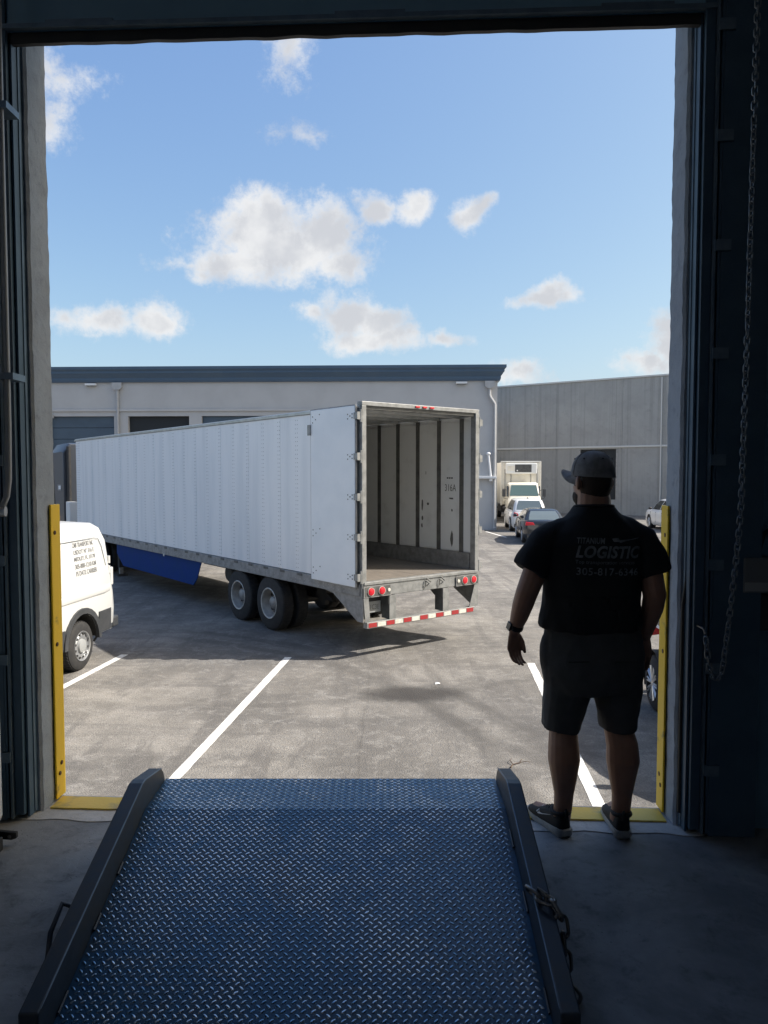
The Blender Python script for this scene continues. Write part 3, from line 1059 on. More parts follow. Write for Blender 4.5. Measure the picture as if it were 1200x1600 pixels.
for j in range(ny):
    d = (j + .5) * P_
    L1 = (RY1 - RY0) / cosl
    for i in range(nx):
        x = -RWH + (i + .5 + .5 * (j % 2)) * PX
        if d < L1:
            y = RY0 + d * cosl
            sl = S
        else:
            y = RY1 + (d - L1)
            sl = .02
        if y > RY2 - .012 or abs(x) > RWH - .012:
            continue
        a = rad(40) if j % 2 else rad(-42)
        c = 1 / math.sqrt(1 + sl * sl)
        ca, sa = cos(a), sin(a)
        vs = []
        kk = random.uniform(.6, 1.05)
        for (lx, ly, lz) in lv:
            u, w = lx * ca - ly * sa, lx * sa + ly * ca
            vs.append((x + u, y + w * c - lz * sl * c, rz(y) + w * sl * c + lz * kk * c + .0001))
        lug.add(vs, lf)
tp = stuff(lug.build('tread_pattern', 'ramp_lug', ramp, smooth=75))
for side in (-1, 1):
    x0 = side * (RWH + .001)
    x1 = side * (RWH + .062)
    a, b = min(x0, x1), max(x0, x1)
    prof_ = [(RY0 - .02, 0.001), (RY2 - .02, .03), (RY2 - .012, rz(RY2) + .01), (RY2 - .03, rz(RY2) + .045), (RY2 - .06, rz(RY2) + .072), (RY1 + .02, rz(RY1) + .118), (RY1 - .02, rz(RY1) + .118), (RY0 - .02, .125)]
    cbm = MB().prism(prof_, 0, a, b)
    MB().prism([(RY1 - .25, rz(RY1) - .1), (RY1, rz(RY1) - .11), (RY1, .002), (RY1 - .25, .002)], 0, side * (RWH - .1), side * (RWH - .001)).build('support_leg', 'ramp_curb', ramp)
    curb = cbm.build('side_curb', 'ramp_curb', ramp, bevel=.006)
    xe = x0 + side * .003
    MB().tube([(xe, RY0, .122 + .004), (xe, RY1 - .02, rz(RY1) + .1175), (xe, RY1 + .02, rz(RY1) + .1175), (xe, RY2 - .06, rz(RY2) + .0715)], .0032, 6).build('worn_edge', 'navy_line', curb)
    y = RY0 + .1
    while y < RY1 - .05:
        Lw = random.uniform(.04, .1)
        MB().tube([(x0 - side * .004, y, rz(y) + .004), (x0 - side * .004, y + Lw, rz(y + Lw) + .004)], .005, 5).build('weld_bead', 'ramp_curb', curb)
        y += Lw + random.uniform(.12, .3)
MB().tube([(-RWH - .06, 2.56, rz(2.56) + .03), (-RWH - .125, 2.555, rz(2.56) + .055), (-RWH - .13, 2.47, rz(2.47) + .03), (-RWH - .12, 2.42, rz(2.42) - .02), (-RWH - .06, 2.4, rz(2.4) - .02)], .009, 8).build('lift_handle', 'ramp_curb', ramp, smooth=60)
MB().tube([(RWH + .02, 2.51, rz(2.51) + .11), (RWH + .02, 2.51, rz(2.51) + .15), (RWH + .04, 2.49, rz(2.49) + .15), (RWH + .045, 2.49, rz(2.49) + .11)], .007, 8).build('lift_eye', 'chain_dark', ramp, smooth=60)
BIG = MB()
BIG.tube([(0, cos(2 * pi * i / 16) * .02, sin(2 * pi * i / 16) * .02 + (.014 if i < 8 and i > 0 else -.014 if i > 8 else 0)) for i in range(16)], .0068, 6, closed=True)
big_mesh = BIG.mesh('big_link', smooth=60)
rc = thing('short_chain', 'short heavy dark chain hanging over the right curb of the ramp', 'chain', (RC + RWH, 0, FL))
zr = rz(2.5)
run_chain(rc, [(-.012, 2.53, zr + .14), (.02, 2.48, zr + .137), (.05, 2.46, zr + .14), (.075, 2.43, zr + .115), (.082, 2.40, zr + .04), (.084, 2.38, zr - .05), (.085, 2.36, .02), (.11, 2.3, .012)], big_mesh, .052, 'chain_dark')

# ================================================================== VEHICLES
def cut_wells(body, wells, angle):
    """cut cylindrical wheel wells (x0, x1, y, z, r) out of a closed body mesh"""
    c = MB()
    for (x0, x1, y, z, r) in wells:
        c.lathe([(x0, .0005), (x0, r), (x1, r), (x1, .0005)], (0, y, z), 0, 28)
    cu = link('cutter', c.mesh('cutter'), None)
    cu.parent = body.parent
    md = body.modifiers.new('b', 'BOOLEAN')
    md.object = cu
    md.operation = 'DIFFERENCE'
    md.solver = 'EXACT'
    dg = bpy.context.evaluated_depsgraph_get()
    me = bpy.data.meshes.new_from_object(body.evaluated_get(dg))
    body.modifiers.clear()
    old = body.data
    body.data = me
    bpy.data.meshes.remove(old)
    m2 = cu.data
    bpy.data.objects.remove(cu)
    bpy.data.meshes.remove(m2)
    for p in me.polygons:
        p.use_smooth = True
    me.set_sharp_from_angle(angle=rad(angle))


def well_liner(parent, x0, x1, y, z, r, z0=.2):
    a0 = math.asin(max(-1, min(1, (z0 - z) / r)))
    vs, fs = [], []
    k = 18
    for i in range(k + 1):
        a = a0 + (pi - 2 * a0) * i / k
        for x in (x0, x1):
            for rr in (r, r - .012):
                vs.append((x, y + cos(a) * rr, z + sin(a) * rr))
        if i:
            q = 4 * (i - 1)
            for (u, v) in ((0, 2), (2, 3), (3, 1), (1, 0)):
                fs.append((q + u, q + v, q + 4 + v, q + 4 + u))
    m_ = MB().add(vs, fs)
    m_.lathe([(min(x0, x1, key=abs), .0005), (min(x0, x1, key=abs), r - .013), (min(x0, x1, key=abs) + .01 * (1 if x0 + x1 > 0 else -1), r - .013), (min(x0, x1, key=abs) + .01 * (1 if x0 + x1 > 0 else -1), .0005)], (0, y, z), 0, 24)
    return m_.build('wheel_well', 'black', parent)


def wheel(parent, name, x, y, R, W, rimR, rim_m, side, style='steel', dish=.0, spokes=10, inner=False):
    """wheel with axis along local x; side=+1 outer face towards +x"""
    s = side
    t = MB()
    prof = [(-W / 2, rimR), (-W / 2, R * .86), (-W / 2 + .025, R * .97), (-W / 2 + .055, R), (W / 2 - .055, R), (W / 2 - .025, R * .97), (W / 2, R * .86), (W / 2, rimR)]
    t.lathe([(p, r) for (p, r) in prof], (0, 0, 0), 0, 36)
    # tread blocks
    nb = 44
    for k in range(nb):
        a = 2 * pi * k / nb
        for (q0, q1, off) in ((-W / 2 + .04, -.012, 0), (.012, W / 2 - .04, pi / nb)):
            vs = []
            for (xx, aa, rr) in ((q0, -.045, R - .004), (q1, -.045, R - .004), (q1, .045, R - .004), (q0, .045, R - .004), (q0, -.04, R + .006), (q1, -.04, R + .006), (q1, .04, R + .006), (q0, .04, R + .006)):
                vs.append((xx, cos(a + off + aa) * rr, sin(a + off + aa) * rr))
            t.add(vs, [(4, 5, 6, 7), (0, 1, 5, 4), (1, 2, 6, 5), (2, 3, 7, 6), (3, 0, 4, 7)])
    o = t.build(name, 'rubber', parent, smooth=35)
    o.location = (x, y, R)
    if inner:
        return o
    f = s * W / 2
    r = MB()
    if style == 'truck':
        d = dish
        r.lathe([(f + s * .004, rimR * .93), (f + s * .012, rimR * 1.0), (f + s * .002, rimR * 1.03), (f - s * .03, rimR * .95), (f - s * d, rimR * .86), (f - s * d, rimR * .5), (f - s * (d - .02), rimR * .46), (f - s * (d - .02), .001), (f - s * (d + .02), .001), (f - s * (d + .02), rimR * .9)], (0, 0, 0), 0, 32)
        r.build('rim', rim_m, o, smooth=35)
        MB().lathe([(f - s * (d - .003), .001), (f - s * (d - .003), rimR * .80), (f - s * (d + .01), rimR * .80), (f - s * (d + .01), .001)], (0, 0, 0), 0, 28).build('rim_disc', 'post_dark', o, smooth=35)  # dark disc: shade inside the dish is put into its colour
        h = MB()
        h.lathe([(f - s * (d - .015), rimR * .42), (f - s * (d - .09), rimR * .40), (f - s * (d - .12), rimR * .25), (f - s * (d - .12), .001), (f - s * (d - .02), .001)], (0, 0, 0), 0, 20)
        for k in range(10):
            a = 2 * pi * k / 10
            h.lathe([(f - s * (d - .003), .016), (f - s * (d - .04), .014), (f - s * (d - .04), .001), (f - s * (d - .003), .001)], (0, cos(a) * rimR * .58, sin(a) * rimR * .58), 0, 6)
        h.build('hub', 'rail', o, smooth=35)
        hl = MB()
        for k in range(5):
            a = 2 * pi * (k + .5) / 5
            hl.lathe([(f - s * (d - .0065), .001), (f - s * (d - .0065), .045), (f - s * (d + .01), .045), (f - s * (d + .01), .001)], (0, cos(a) * rimR * .74, sin(a) * rimR * .74), 0, 10)
        hl.build('hand_hole', 'black', o)
    elif style == 'van':
        r.lathe([(f + s * .004, rimR * .95), (f + s * .010, rimR * 1.0), (f - s * .01, rimR * 1.02), (f - s * .03, rimR * .93), (f - s * .03, rimR * .86), (f - s * .008, rimR * .72), (f - s * .008, rimR * .56), (f - s * .025, rimR * .5), (f - s * .025, .001), (f - s * .05, .001), (f - s * .05, rimR * .9)], (0, 0, 0), 0, 36)
        r.build('rim', rim_m, o, smooth=35)
        h = MB()
        h.lathe([(f - s * .024, rimR * .5), (f + s * .012, rimR * .44), (f + s * .02, rimR * .3), (f + s * .02, .001), (f - s * .024, .001)], (0, 0, 0), 0, 20)
        h.build('hub_cap', 'plate_grey', o, smooth=35)
        hl = MB()
        for k in range(12):
            a = 2 * pi * (k + .5) / 12
            hl.lathe([(f - s * .006, .001), (f - s * .006, .019), (f - s * .03, .019), (f - s * .03, .001)], (0, cos(a) * rimR * .79, sin(a) * rimR * .79), 0, 8)
        hl.build('rim_hole', 'black', o)
    else:
        r.lathe([(f + s * .004, rimR * .93), (f + s * .01, rimR * .98), (f - s * .008, rimR * 1.02), (f - s * .07, rimR * .9), (f - s * .07, .001), (f - s * .09, .001), (f - s * .09, rimR * .9)], (0, 0, 0), 0, 32)
        r.build('rim', 'black' if style == 'dark' else rim_m, o, smooth=35)
        sp = MB()
        for k in range(spokes):
            a = 2 * pi * k / spokes
            for da in ((-.11, .09) if style == 'dark' else (-.13, .13)):
                p0 = Vector((f - s * .012, cos(a) * rimR * .16, sin(a) * rimR * .16))
                p1 = Vector((f - s * .006, cos(a + da) * rimR * .94, sin(a + da) * rimR * .94))
                sp.tube([p0, p0.lerp(p1, .5) + Vector((s * .006, 0, 0)), p1], [.016, .012, .014], 5)
        sp.lathe([(f - s * .03, rimR * .2), (f, rimR * .17), (f + s * .004, .001), (f - s * .03, .001)], (0, 0, 0), 0, 16)
        sp.build('spoke', rim_m, o, smooth=40)
    return o


# ------------------------------------------------------------------ semi trailer
TA = rad(38.4)
TW, TL = 2.59, 15.2
ZS, ZT = 1.22, 4.05                         # side bottom, side top
tr = thing('semi_trailer', 'long white dry van semi trailer with its rear doors folded open', 'trailer', (-.355, 11.8, 0), TA)
pw = 1.22
k = 0
y = .10
riv = {0: MB(), 1: MB()}
while y < TL - .2:
    y1 = min(y + pw, TL - .16)
    for side, (a, b) in enumerate(((-.003, .022), (TW - .022, TW + .003))):
        MB().box(a, b, y + .004, y1 - .004, ZS + .012, ZT - .052).build('side_panel', 'trailer_white', tr)
        xo = -.0045 if side == 0 else TW + .0045
        MB().box(min(xo - .004, xo + .004), max(xo - .004, xo + .004), y1 - .045, y1 + .045, ZS + .02, ZT - .06).build('seam_strip', 'trailer_white', tr)
        for (yy, xx) in ((y1 - .03, xo), (y1 + .03, xo), ((y + y1) / 2 - .03, xo + (.004 if side == 0 else -.004)), ((y + y1) / 2 + .03, xo + (.004 if side == 0 else -.004))):
            zz = ZS + .08
            sg = -1 if side == 0 else 1
            xb = xx + (-.003 if side == 0 else .003) * (1 if abs(yy - y1) < .1 else .4)
            while zz < ZT - .1:
                riv[side].add([(xb + sg * .007, yy, zz), (xb, yy - .013, zz), (xb, yy, zz - .013), (xb, yy + .013, zz), (xb, yy, zz + .013)], [(0, 1, 2), (0, 2, 3), (0, 3, 4), (0, 4, 1)])
                zz += .075
    y = y1
for side in (0, 1):
    stuff(riv[side].build('rivet_rows', 'galv', tr))
for (a, b) in ((-.03, .03), (TW - .03, TW + .03)):
    MB().box(a, b, .02, TL, 1.02, ZS).build('bottom_rail', 'rail', tr, bevel=.006)
    MB().box(a + .008, b - .008, .02, TL, ZT - .045, ZT + .01).build('top_rail', 'alu', tr, bevel=.006)
    sl = MB()
    yy = .5
    while yy < TL - .3:
        s_ = -1 if a < 1 else 1
        xo = a if a < 1 else b
        sl.box(min(xo, xo + s_ * .006), max(xo, xo + s_ * .006), yy, yy + .16, ZS - .05, ZS - .004)
        yy += .61
    sl.build('rail_slot', 'post_dark', tr)
    rv = MB()
    yy = .3
    while yy < TL - .3:
        s_ = -1 if a < 1 else 1
        xo = a if a < 1 else b
        for dz in (1.06, 1.12):
            rv.add([(xo + s_ * .006, yy, dz), (xo, yy - .01, dz), (xo, yy, dz - .01), (xo, yy + .01, dz), (xo, yy, dz + .01)], [(0, 1, 2), (0, 2, 3), (0, 3, 4), (0, 4, 1)])
        yy += .15
    stuff(rv.build('rail_rivet', 'alu', tr))
# front wall with rounded corner posts
MB().box(.12, TW - .12, TL - .03, TL + .03, ZS - .1, ZT).build('front_wall', 'trailer_white', tr)
for (cx_, s_) in ((.12, -1), (TW - .12, 1)):
    ps = [(cx_, TL - .16)]
    for i in range(9):
        a = pi / 2 * i / 8
        ps.append((cx_ + s_ * cos(a) * .123, TL - .155 + sin(a) * .185))
    ps.append((cx_, TL + .031))
    MB().prism(ps, 2, ZS - .1, ZT - .0).build('corner_post', 'trailer_white', tr, smooth=40)
MB().box(.01, TW - .01, .1, TL, ZT + .005, ZT + .025).build('roof_sheet', 'trailer_white', tr)
# inside: bows, posts, liners, floor
yy = .4
while yy < TL - .2:
    MB().box(.03, TW - .03, yy - .03, yy + .03, ZT - .07, ZT - .0).build('roof_bow', 'alu', tr)
    yy += .61
yy = -.265
np_ = 0
while yy < TL - .3:
    for (a, b, pa, pb) in ((TW - .05, TW - .034, TW - .062, TW - .05), (.034, .05, .05, .062)):
        MB().box(a, b, max(.1, yy + .045), yy + .61 - .045, 1.56, ZT - .12).build('liner_panel', 'liner', tr)
        if yy > 0:
            MB().box(pa, pb, yy - .05, yy + .05, 1.545, ZT - .075).build('wall_post', 'post_dark', tr)
    yy += .61
MB().box(TW - .066, TW - .033, .12, TL - .05, 1.252, 1.542).build('scuff_band', 'rail', tr)
MB().box(.033, .066, .12, TL - .05, 1.252, 1.542).build('scuff_band', 'rail', tr)
MB().box(.03, TW - .03, TL - .06, TL - .032, 1.26, ZT - .08).build('inner_front_wall', 'liner', tr)
nb = 8
for i in range(nb):
    a = .035 + (TW - .07) * i / nb
    MB().box(a + .003, a + (TW - .07) / nb - .003, .08, TL - .06, 1.20, 1.25).build('floor_board', 'wood_floor', tr)
# marks on the right wall liner
for (py, pz, w, h) in ((1.43, 2.38, .05, .22), (1.43, 2.12, .05, .09), (1.44, 1.98, .05, .1), (1.27, 2.4, .07, .06), (.62, 2.52, .14, .035), (.6, 2.3, .04, .05), (.6, 1.76, .09, .3), (1.33, 3.0, .015, .08)):
    ps = []
    for i in range(8):
        a = 2 * pi * i / 8
        rr = random.uniform(.75, 1.15)
        ps.append((py + cos(a) * w / 2 * rr, pz + sin(a) * h / 2 * rr))
    MB().prism(ps, 0, TW - .0515, TW - .0502).build('scuff_mark', 'post_dark', tr)
me = text_mesh('316A', 1)
fit_width(me, .3, .13)
o = link('stencil', me, 'text_dark', tr)
o.rotation_euler = (pi / 2, 0, -pi / 2)
o.location = (TW - .0515, .64, 2.72)
me = text_mesh('---', 1)
fit_width(me, .16, .03)
o = link('stencil', me, 'text_dark', tr)
o.rotation_euler = (pi / 2, 0, -pi / 2)
o.location = (TW - .0515, .66, 2.9)
# rear frame
for (a, b) in ((-.012, .075), (TW - .075, TW + .012)):
    MB().box(a, b, -.03, .095, .985, ZT + .0).build('rear_post', 'galv', tr, bevel=.006)
MB().box(-.012, TW + .012, -.03, .095, ZT + .002, ZT + .07).build('rear_header', 'galv', tr, bevel=.006)
MB().box(.078, TW - .078, .0, .09, ZT - .05, ZT - .0).build('header_lip', 'post_dark', tr)
for d in (-.16, 0, .16):
    MB().box(TW / 2 + d - .045, TW / 2 + d + .045, -.052, -.0305, ZT + .022, ZT + .052).build('marker_light', 'red_lens', tr, bevel=.006)
MB().box(.077, TW - .077, -.035, .078, 1.0, 1.247).build('rear_sill', 'galv', tr, bevel=.01)
MB().box(.02, TW - .02, -.05, -.036, 1.20, 1.246).build('sill_edge', 'galv', tr, bevel=.004)
for (a, b, xs) in ((.0, .56, (.14, .36)), (TW - .56, TW, (TW - .36, TW - .14))):
    bx = MB().box(a, b, -.058, -.051, 1.0, 1.185).build('light_box', 'rail', tr)
    MB().box(a + .02, b - .02, -.0605, -.0585, 1.015, 1.17).build('box_recess', 'post_dark', bx)
    for xx in xs:
        MB().lathe([(0, .001), (0, .062), (-.018, .058), (-.024, .04), (-.026, .001)], (xx, -.061, 1.092), 1, 16).build('tail_light', 'red_lens', bx, smooth=50)
        MB().lathe([(.0, .063), (.0, .071), (-.012, .071), (-.012, .063)], (xx, -.061, 1.092), 1, 16).build('light_ring', 'rim_white', bx, smooth=50)
    ex = b - .05 if a < 1 else a + .05
    MB().lathe([(0, .001), (0, .03), (-.01, .028), (-.012, .001)], (ex, -.061, 1.092), 1, 10).build('reflector', 'tape_white', bx)
for xx in (1.3, 1.62):
    MB().tube([(xx, -.05, 1.17), (xx + .02, -.085, 1.15), (xx + .06, -.09, 1.12), (xx + .02, -.08, 1.085)], .012, 6).build('door_latch', 'post_dark', tr)
    MB().tube([(xx + .05, -.05, 1.2), (xx + .08, -.085, 1.16), (xx + .1, -.08, 1.14)], .011, 6).build('door_latch', 'post_dark', tr)
# underride guard
MB().box(.06, TW - .1, -.06, .04, .50, .60).build('bumper_bar', 'galv', tr, bevel=.008)
n_t = 13
for i in range(n_t):
    a = .085 + i * (TW - .22) / n_t
    MB().box(a + .008, a + (TW - .22) / n_t - .008, -.0635, -.0605, .515, .585).build('reflective_tape', 'tape_red' if i % 2 == 0 else 'tape_white', tr)
for xx in (.60, 1.79):
    MB().prism([(xx - .07, .602), (xx + .07, .602), (xx + .07, .998), (xx - .07, .998)], 1, -.05, -.04).build('guard_post', 'galv', tr)
    MB().box(xx - .07, xx - .06, -.0395, .16, .602, .998).build('guard_web', 'post_dark', tr)  # left web gets the dark material: its shaded side is put into the colour
    MB().box(xx + .06, xx + .07, -.0395, .16, .602, .998).build('guard_web', 'galv', tr)
    MB().prism([(-.04, .85), (-.04, .998), (.35, .998), (.16, .86)], 0, xx - .085, xx - .072).build('guard_gusset', 'post_dark', tr)
for (a, b, sg) in ((.0, .1, 1), (TW - .1, TW, -1)):
    MB().prism([(a, .998), (b, .998), (b + sg * .035, .602) if sg > 0 else (b - .02, .602), (a + sg * .035 if sg > 0 else a - .13, .602)], 1, -.05, -.036).build('side_leg', 'galv', tr)
    xx = a if sg > 0 else b
    MB().prism([(-.035, .602), (-.035, 1.018), (1.1, 1.018), (.8, .98), (.12, .602)], 0, min(xx, xx + sg * .014), max(xx, xx + sg * .014)).build('side_gusset', 'galv' if sg < 0 else 'rail', tr)
pl = MB().box(.14, .46, .1, .11, .72, .9).build('licence_plate', 'plate_grey', tr)
MB().box(.13, .47, .112, .13, .71, .99).build('plate_holder', 'black', tr)
me = text_mesh('U1C3E', 1)
fit_width(me, .25, .08)
o = link('plate_text', me, 'text_dark', pl)
o.rotation_euler = (pi / 2, 0, 0)
o.location = (.3, .0985, .81)

# doors folded back along the sides
for side in (0, 1):
    s_ = -1 if side == 0 else 1
    x_in = -.05 if side == 0 else TW + .05
    x_out = x_in + s_ * .045
    d0, d1 = .055, 1.33
    dz0, dz1 = 1.17, ZT + .0
    dr = MB().box(min(x_in, x_out), max(x_in, x_out), d0, d1, dz0, dz1).build('rear_door', 'door_white', tr, bevel=.008)
    gs = MB()
    xa, xb = min(x_in - .002, x_out + .002 * s_), max(x_in, x_out)
    gs.box(min(x_in, x_out) + .01, max(x_in, x_out) - .01, d1 + .001, d1 + .018, dz0 - .01, dz1 + .01)
    gs.box(min(x_in, x_out) + .01, max(x_in, x_out) - .01, d0 - .018, d0 - .001, dz0 - .01, dz1 + .01)
    gs.box(min(x_in, x_out) + .01, max(x_in, x_out) - .01, d0, d1, dz1 + .0005, dz1 + .018)
    gs.box(min(x_in, x_out) + .01, max(x_in, x_out) - .01, d0, d1, dz0 - .018, dz0 - .0005)
    gs.build('door_seal', 'rail', dr)
    for i in range(5):
        z = dz0 + .16 + i * (dz1 - dz0 - .32) / 4
        hg = MB()
        xc = -.028 if side == 0 else TW + .028
        hg.tube([(xc, -.02, z - .1), (xc, -.02, z + .1)], .017, 8)
        hg.box(min(xc, x_out + s_ * .006), max(xc, x_out + s_ * .006), -.028, -.012, z - .06, z + .06)
        hg.box(min(x_out + s_ * .001, x_out + s_ * .006), max(x_out + s_ * .001, x_out + s_ * .006), -.01, .075, z - .05, z + .05)
        hg.build('hinge', 'galv', dr, smooth=40)
        bl = MB()
        for (yy, zz) in ((.11, z - .03), (.11, z + .03), (.17, z), (.24, z + .03), (.24, z - .04)):
            bl.lathe([(0, .012), (s_ * .006, .009), (s_ * .006, .001), (0, .001)], (x_out + s_ * .0085 if yy < .2 else x_out + s_ * .0005, yy, zz), 0, 8)
        if i in (0, 1, 4):
            for (yy, zz) in ((d1 - .07, z + .05), (d1 - .07, z - .05), (d1 - .16, z), (d1 - .28, z + .08)):
                bl.lathe([(0, .012), (s_ * .006, .009), (s_ * .006, .001), (0, .001)], (x_out + s_ * .0005, yy, zz), 0, 8)
        bl.build('bolt', 'post_dark', dr)
    MB().tube([(x_in - s_ * .03, d1 - .12, dz0 - .03), (x_in - s_ * .03, d1 - .12, dz1 + .03)], .014, 8).build('lock_rod', 'galv', dr)
    MB().box(min(x_out, x_out + s_ * .03), max(x_out, x_out + s_ * .03), d1 - .02, d1 + .06, dz1 - .42, dz1 - .24).build('door_hook', 'galv', dr, bevel=.006)
# undercarriage
cm = MB()
yy = .3
while yy < TL - .4:
    cm.box(.035, TW - .035, yy - .03, yy + .03, 1.08, 1.198)
    yy += .4
cm.build('cross_members', 'black', tr)
for xx in (.75, 1.72):
    MB().box(xx, xx + .12, .9, 6.2, .86, 1.078).build('slider_rail', 'black', tr)
    for yy in (2.3, 3.55, 4.8):
        MB().prism([(yy - .2, .86), (yy + .2, .86), (yy + .1, .5), (yy - .1, .5)], 0, xx + .01, xx + .11).build('spring_hanger', 'black', tr)
    MB().prism([(1.9, .6), (5.1, .6), (4.9, .72), (2.1, .72)], 0, xx + .02, xx + .1).build('leaf_spring', 'black', tr)
for ya in (2.95, 4.2):
    MB().tube([(.3, ya, .515), (TW - .3, ya, .515)], .075, 10).build('axle', 'black', tr)
    for (xo, xi, sg) in ((.125, .45, -1), (TW - .125, TW - .45, 1)):
        wheel(tr, 'wheel', xo, ya, .515, .27, .29, 'rim_white', sg, 'truck', dish=.17)
        wheel(tr, 'inner_wheel', xi, ya, .515, .27, .29, 'rim_white', sg, inner=True)
MB().lathe([(-.45, .001), (-.45, .16), (-.41, .2), (.41, .2), (.45, .16), (.45, .001)], (.75, 5.25, .82), 0, 18).build('air_tank', 'black', tr, smooth=40)
MB().box(.08, .5, 4.95, 6.0, .98, 1.018).build('slider_plate', 'black', tr)
MB().tube([(.3, 6.0, 1.0), (.4, 5.6, .97), (.55, 5.3, .92)], .015, 6).build('air_hose', 'black', tr)
for xx in (.045, TW - .065):
    MB().prism([(6.05, 1.018), (11.6, 1.018), (11.6, .75), (11.1, .44), (6.5, .44), (6.3, .6)], 0, xx, xx + .02).build('side_skirt', 'blue_skirt', tr, bevel=.004)
    for yy in (6.8, 8.4, 10.0, 11.2):
        MB().box(xx + (.021 if xx < 1 else -.05), xx + (.05 if xx < 1 else -.001), yy, yy + .05, .5, 1.1).build('skirt_brace', 'black', tr)
MB().lathe([(-.012, .001), (-.012, .03), (0, .034), (0, .001)], (-.0305, 8.0, 1.01), 0, 10).build('side_marker', 'tape_white', tr)
for xx in (.42, TW - .42):
    lg = MB().box(xx - .07, xx + .07, 12.3, 12.44, .25, 1.078).build('landing_leg', 'black', tr)
    MB().box(xx - .05, xx + .05, 12.32, 12.42, .06, .249).build('inner_leg', 'galv', lg)
    MB().box(xx - .14, xx + .14, 12.22, 12.52, .0, .059).build('sand_shoe', 'black', lg)
MB().tube([(.45, 12.37, .5), (TW - .45, 12.37, .9)], .03, 6).build('cross_brace', 'black', tr)
MB().tube([(.42, 12.3, .5), (.5, 11.6, 1.05)], .03, 6).build('drag_brace', 'black', tr)
MB().tube([(TW - .42, 12.3, .5), (TW - .5, 11.6, 1.05)], .03, 6).build('drag_brace', 'black', tr)

# ------------------------------------------------------------------ tractor under the trailer nose
tc_ = thing('semi_tractor', 'dark charcoal semi tractor coupled to the front of the white trailer', 'truck', Vector((-.355, 11.8, 0)) + Matrix.Rotation(TA, 3, 'Z') @ Vector((TW / 2, 16.9, 0)), TA)
for xx in (-.43, .35):
    MB().box(xx, xx + .08, -4.3, 3.6, .78, .98).build('frame_rail', 'black', tc_)
for ya in (-3.35, -2.05):
    for (xo, xi, sg) in ((-1.09, -.77, -1), (1.09, .77, 1)):
        wheel(tc_, 'wheel', xo, ya, .51, .27, .29, 'rim_alloy', sg, 'truck', dish=.17)
        wheel(tc_, 'inner_wheel', xi, ya, .51, .27, .29, 'rim_alloy', sg, inner=True)
for sg in (-1, 1):
    wheel(tc_, 'front_wheel', sg * 1.08, 2.75, .51, .29, .29, 'rim_alloy', sg, 'truck', dish=.05)
MB().prism([(-.5, .982), (-.5, 1.05), (.5, 1.05), (.5, .982)], 1, -3.2, -2.2).build('fifth_wheel', 'black', tc_, bevel=.02)
rings = []
for (yy, w, z0, z1) in ((.0, 1.2, .9, 3.98), (.12, 1.22, .9, 4.03), (1.5, 1.22, .9, 4.0), (1.95, 1.2, .9, 3.3), (2.15, 1.1, .9, 2.3)):
    rings.append([(-w, yy, z0), (w, yy, z0), (w, yy, z1 - .3), (w - .22, yy, z1), (-w + .22, yy, z1), (-w, yy, z1 - .3)])
cabm = MB().loft(rings).build('cab', 'tractor', tc_, smooth=30, bevel=.02)
rings = []
for (yy, w, z0, z1) in ((2.12, 1.0, .7, 2.0), (3.2, .95, .7, 1.85), (3.95, .85, .7, 1.62), (4.05, .8, .75, 1.4)):
    rings.append([(-w, yy, z0), (w, yy, z0), (w, yy, z1 - .25), (w - .3, yy, z1), (-w + .3, yy, z1), (-w, yy, z1 - .25)])
MB().loft(rings).build('hood', 'tractor', tc_, smooth=30, bevel=.02)
MB().prism([(1.0, 1.9), (1.75, 1.9), (1.68, 2.75), (1.1, 2.75)], 0, -1.235, -1.222).build('side_window', 'glass', tc_)
MB().prism([(1.0, 1.9), (1.75, 1.9), (1.68, 2.75), (1.1, 2.75)], 0, 1.222, 1.235).build('side_window', 'glass', tc_)
wv = MB().box(-1.232, -1.2205, .2, .62, 2.42, 2.62).build('sleeper_vent', 'rail', tc_)
MB().box(-1.236, -1.2325, .26, .5, 2.46, 2.58).build('vent_glass', 'lamp_white', wv)
for sg in (-1, 1):
    MB().box(min(sg * 1.0, sg * 1.2), max(sg * 1.0, sg * 1.2), -.35, .8, .45, .88).build('fuel_tank', 'black', tc_, bevel=.1)
MB().box(-1.18, -.9, -.55, -.12, 1.1, 2.05).build('side_locker', 'white_enamel', tc_, bevel=.02)
MB().tube([(-1.05, -.12, 1.0), (-1.05, -.1, 3.9)], .07, 10).build('exhaust_stack', 'black', tc_, smooth=40)
MB().box(-1.1, 1.1, 4.06, 4.2, .4, .75).build('bumper', 'chrome', tc_, bevel=.03)


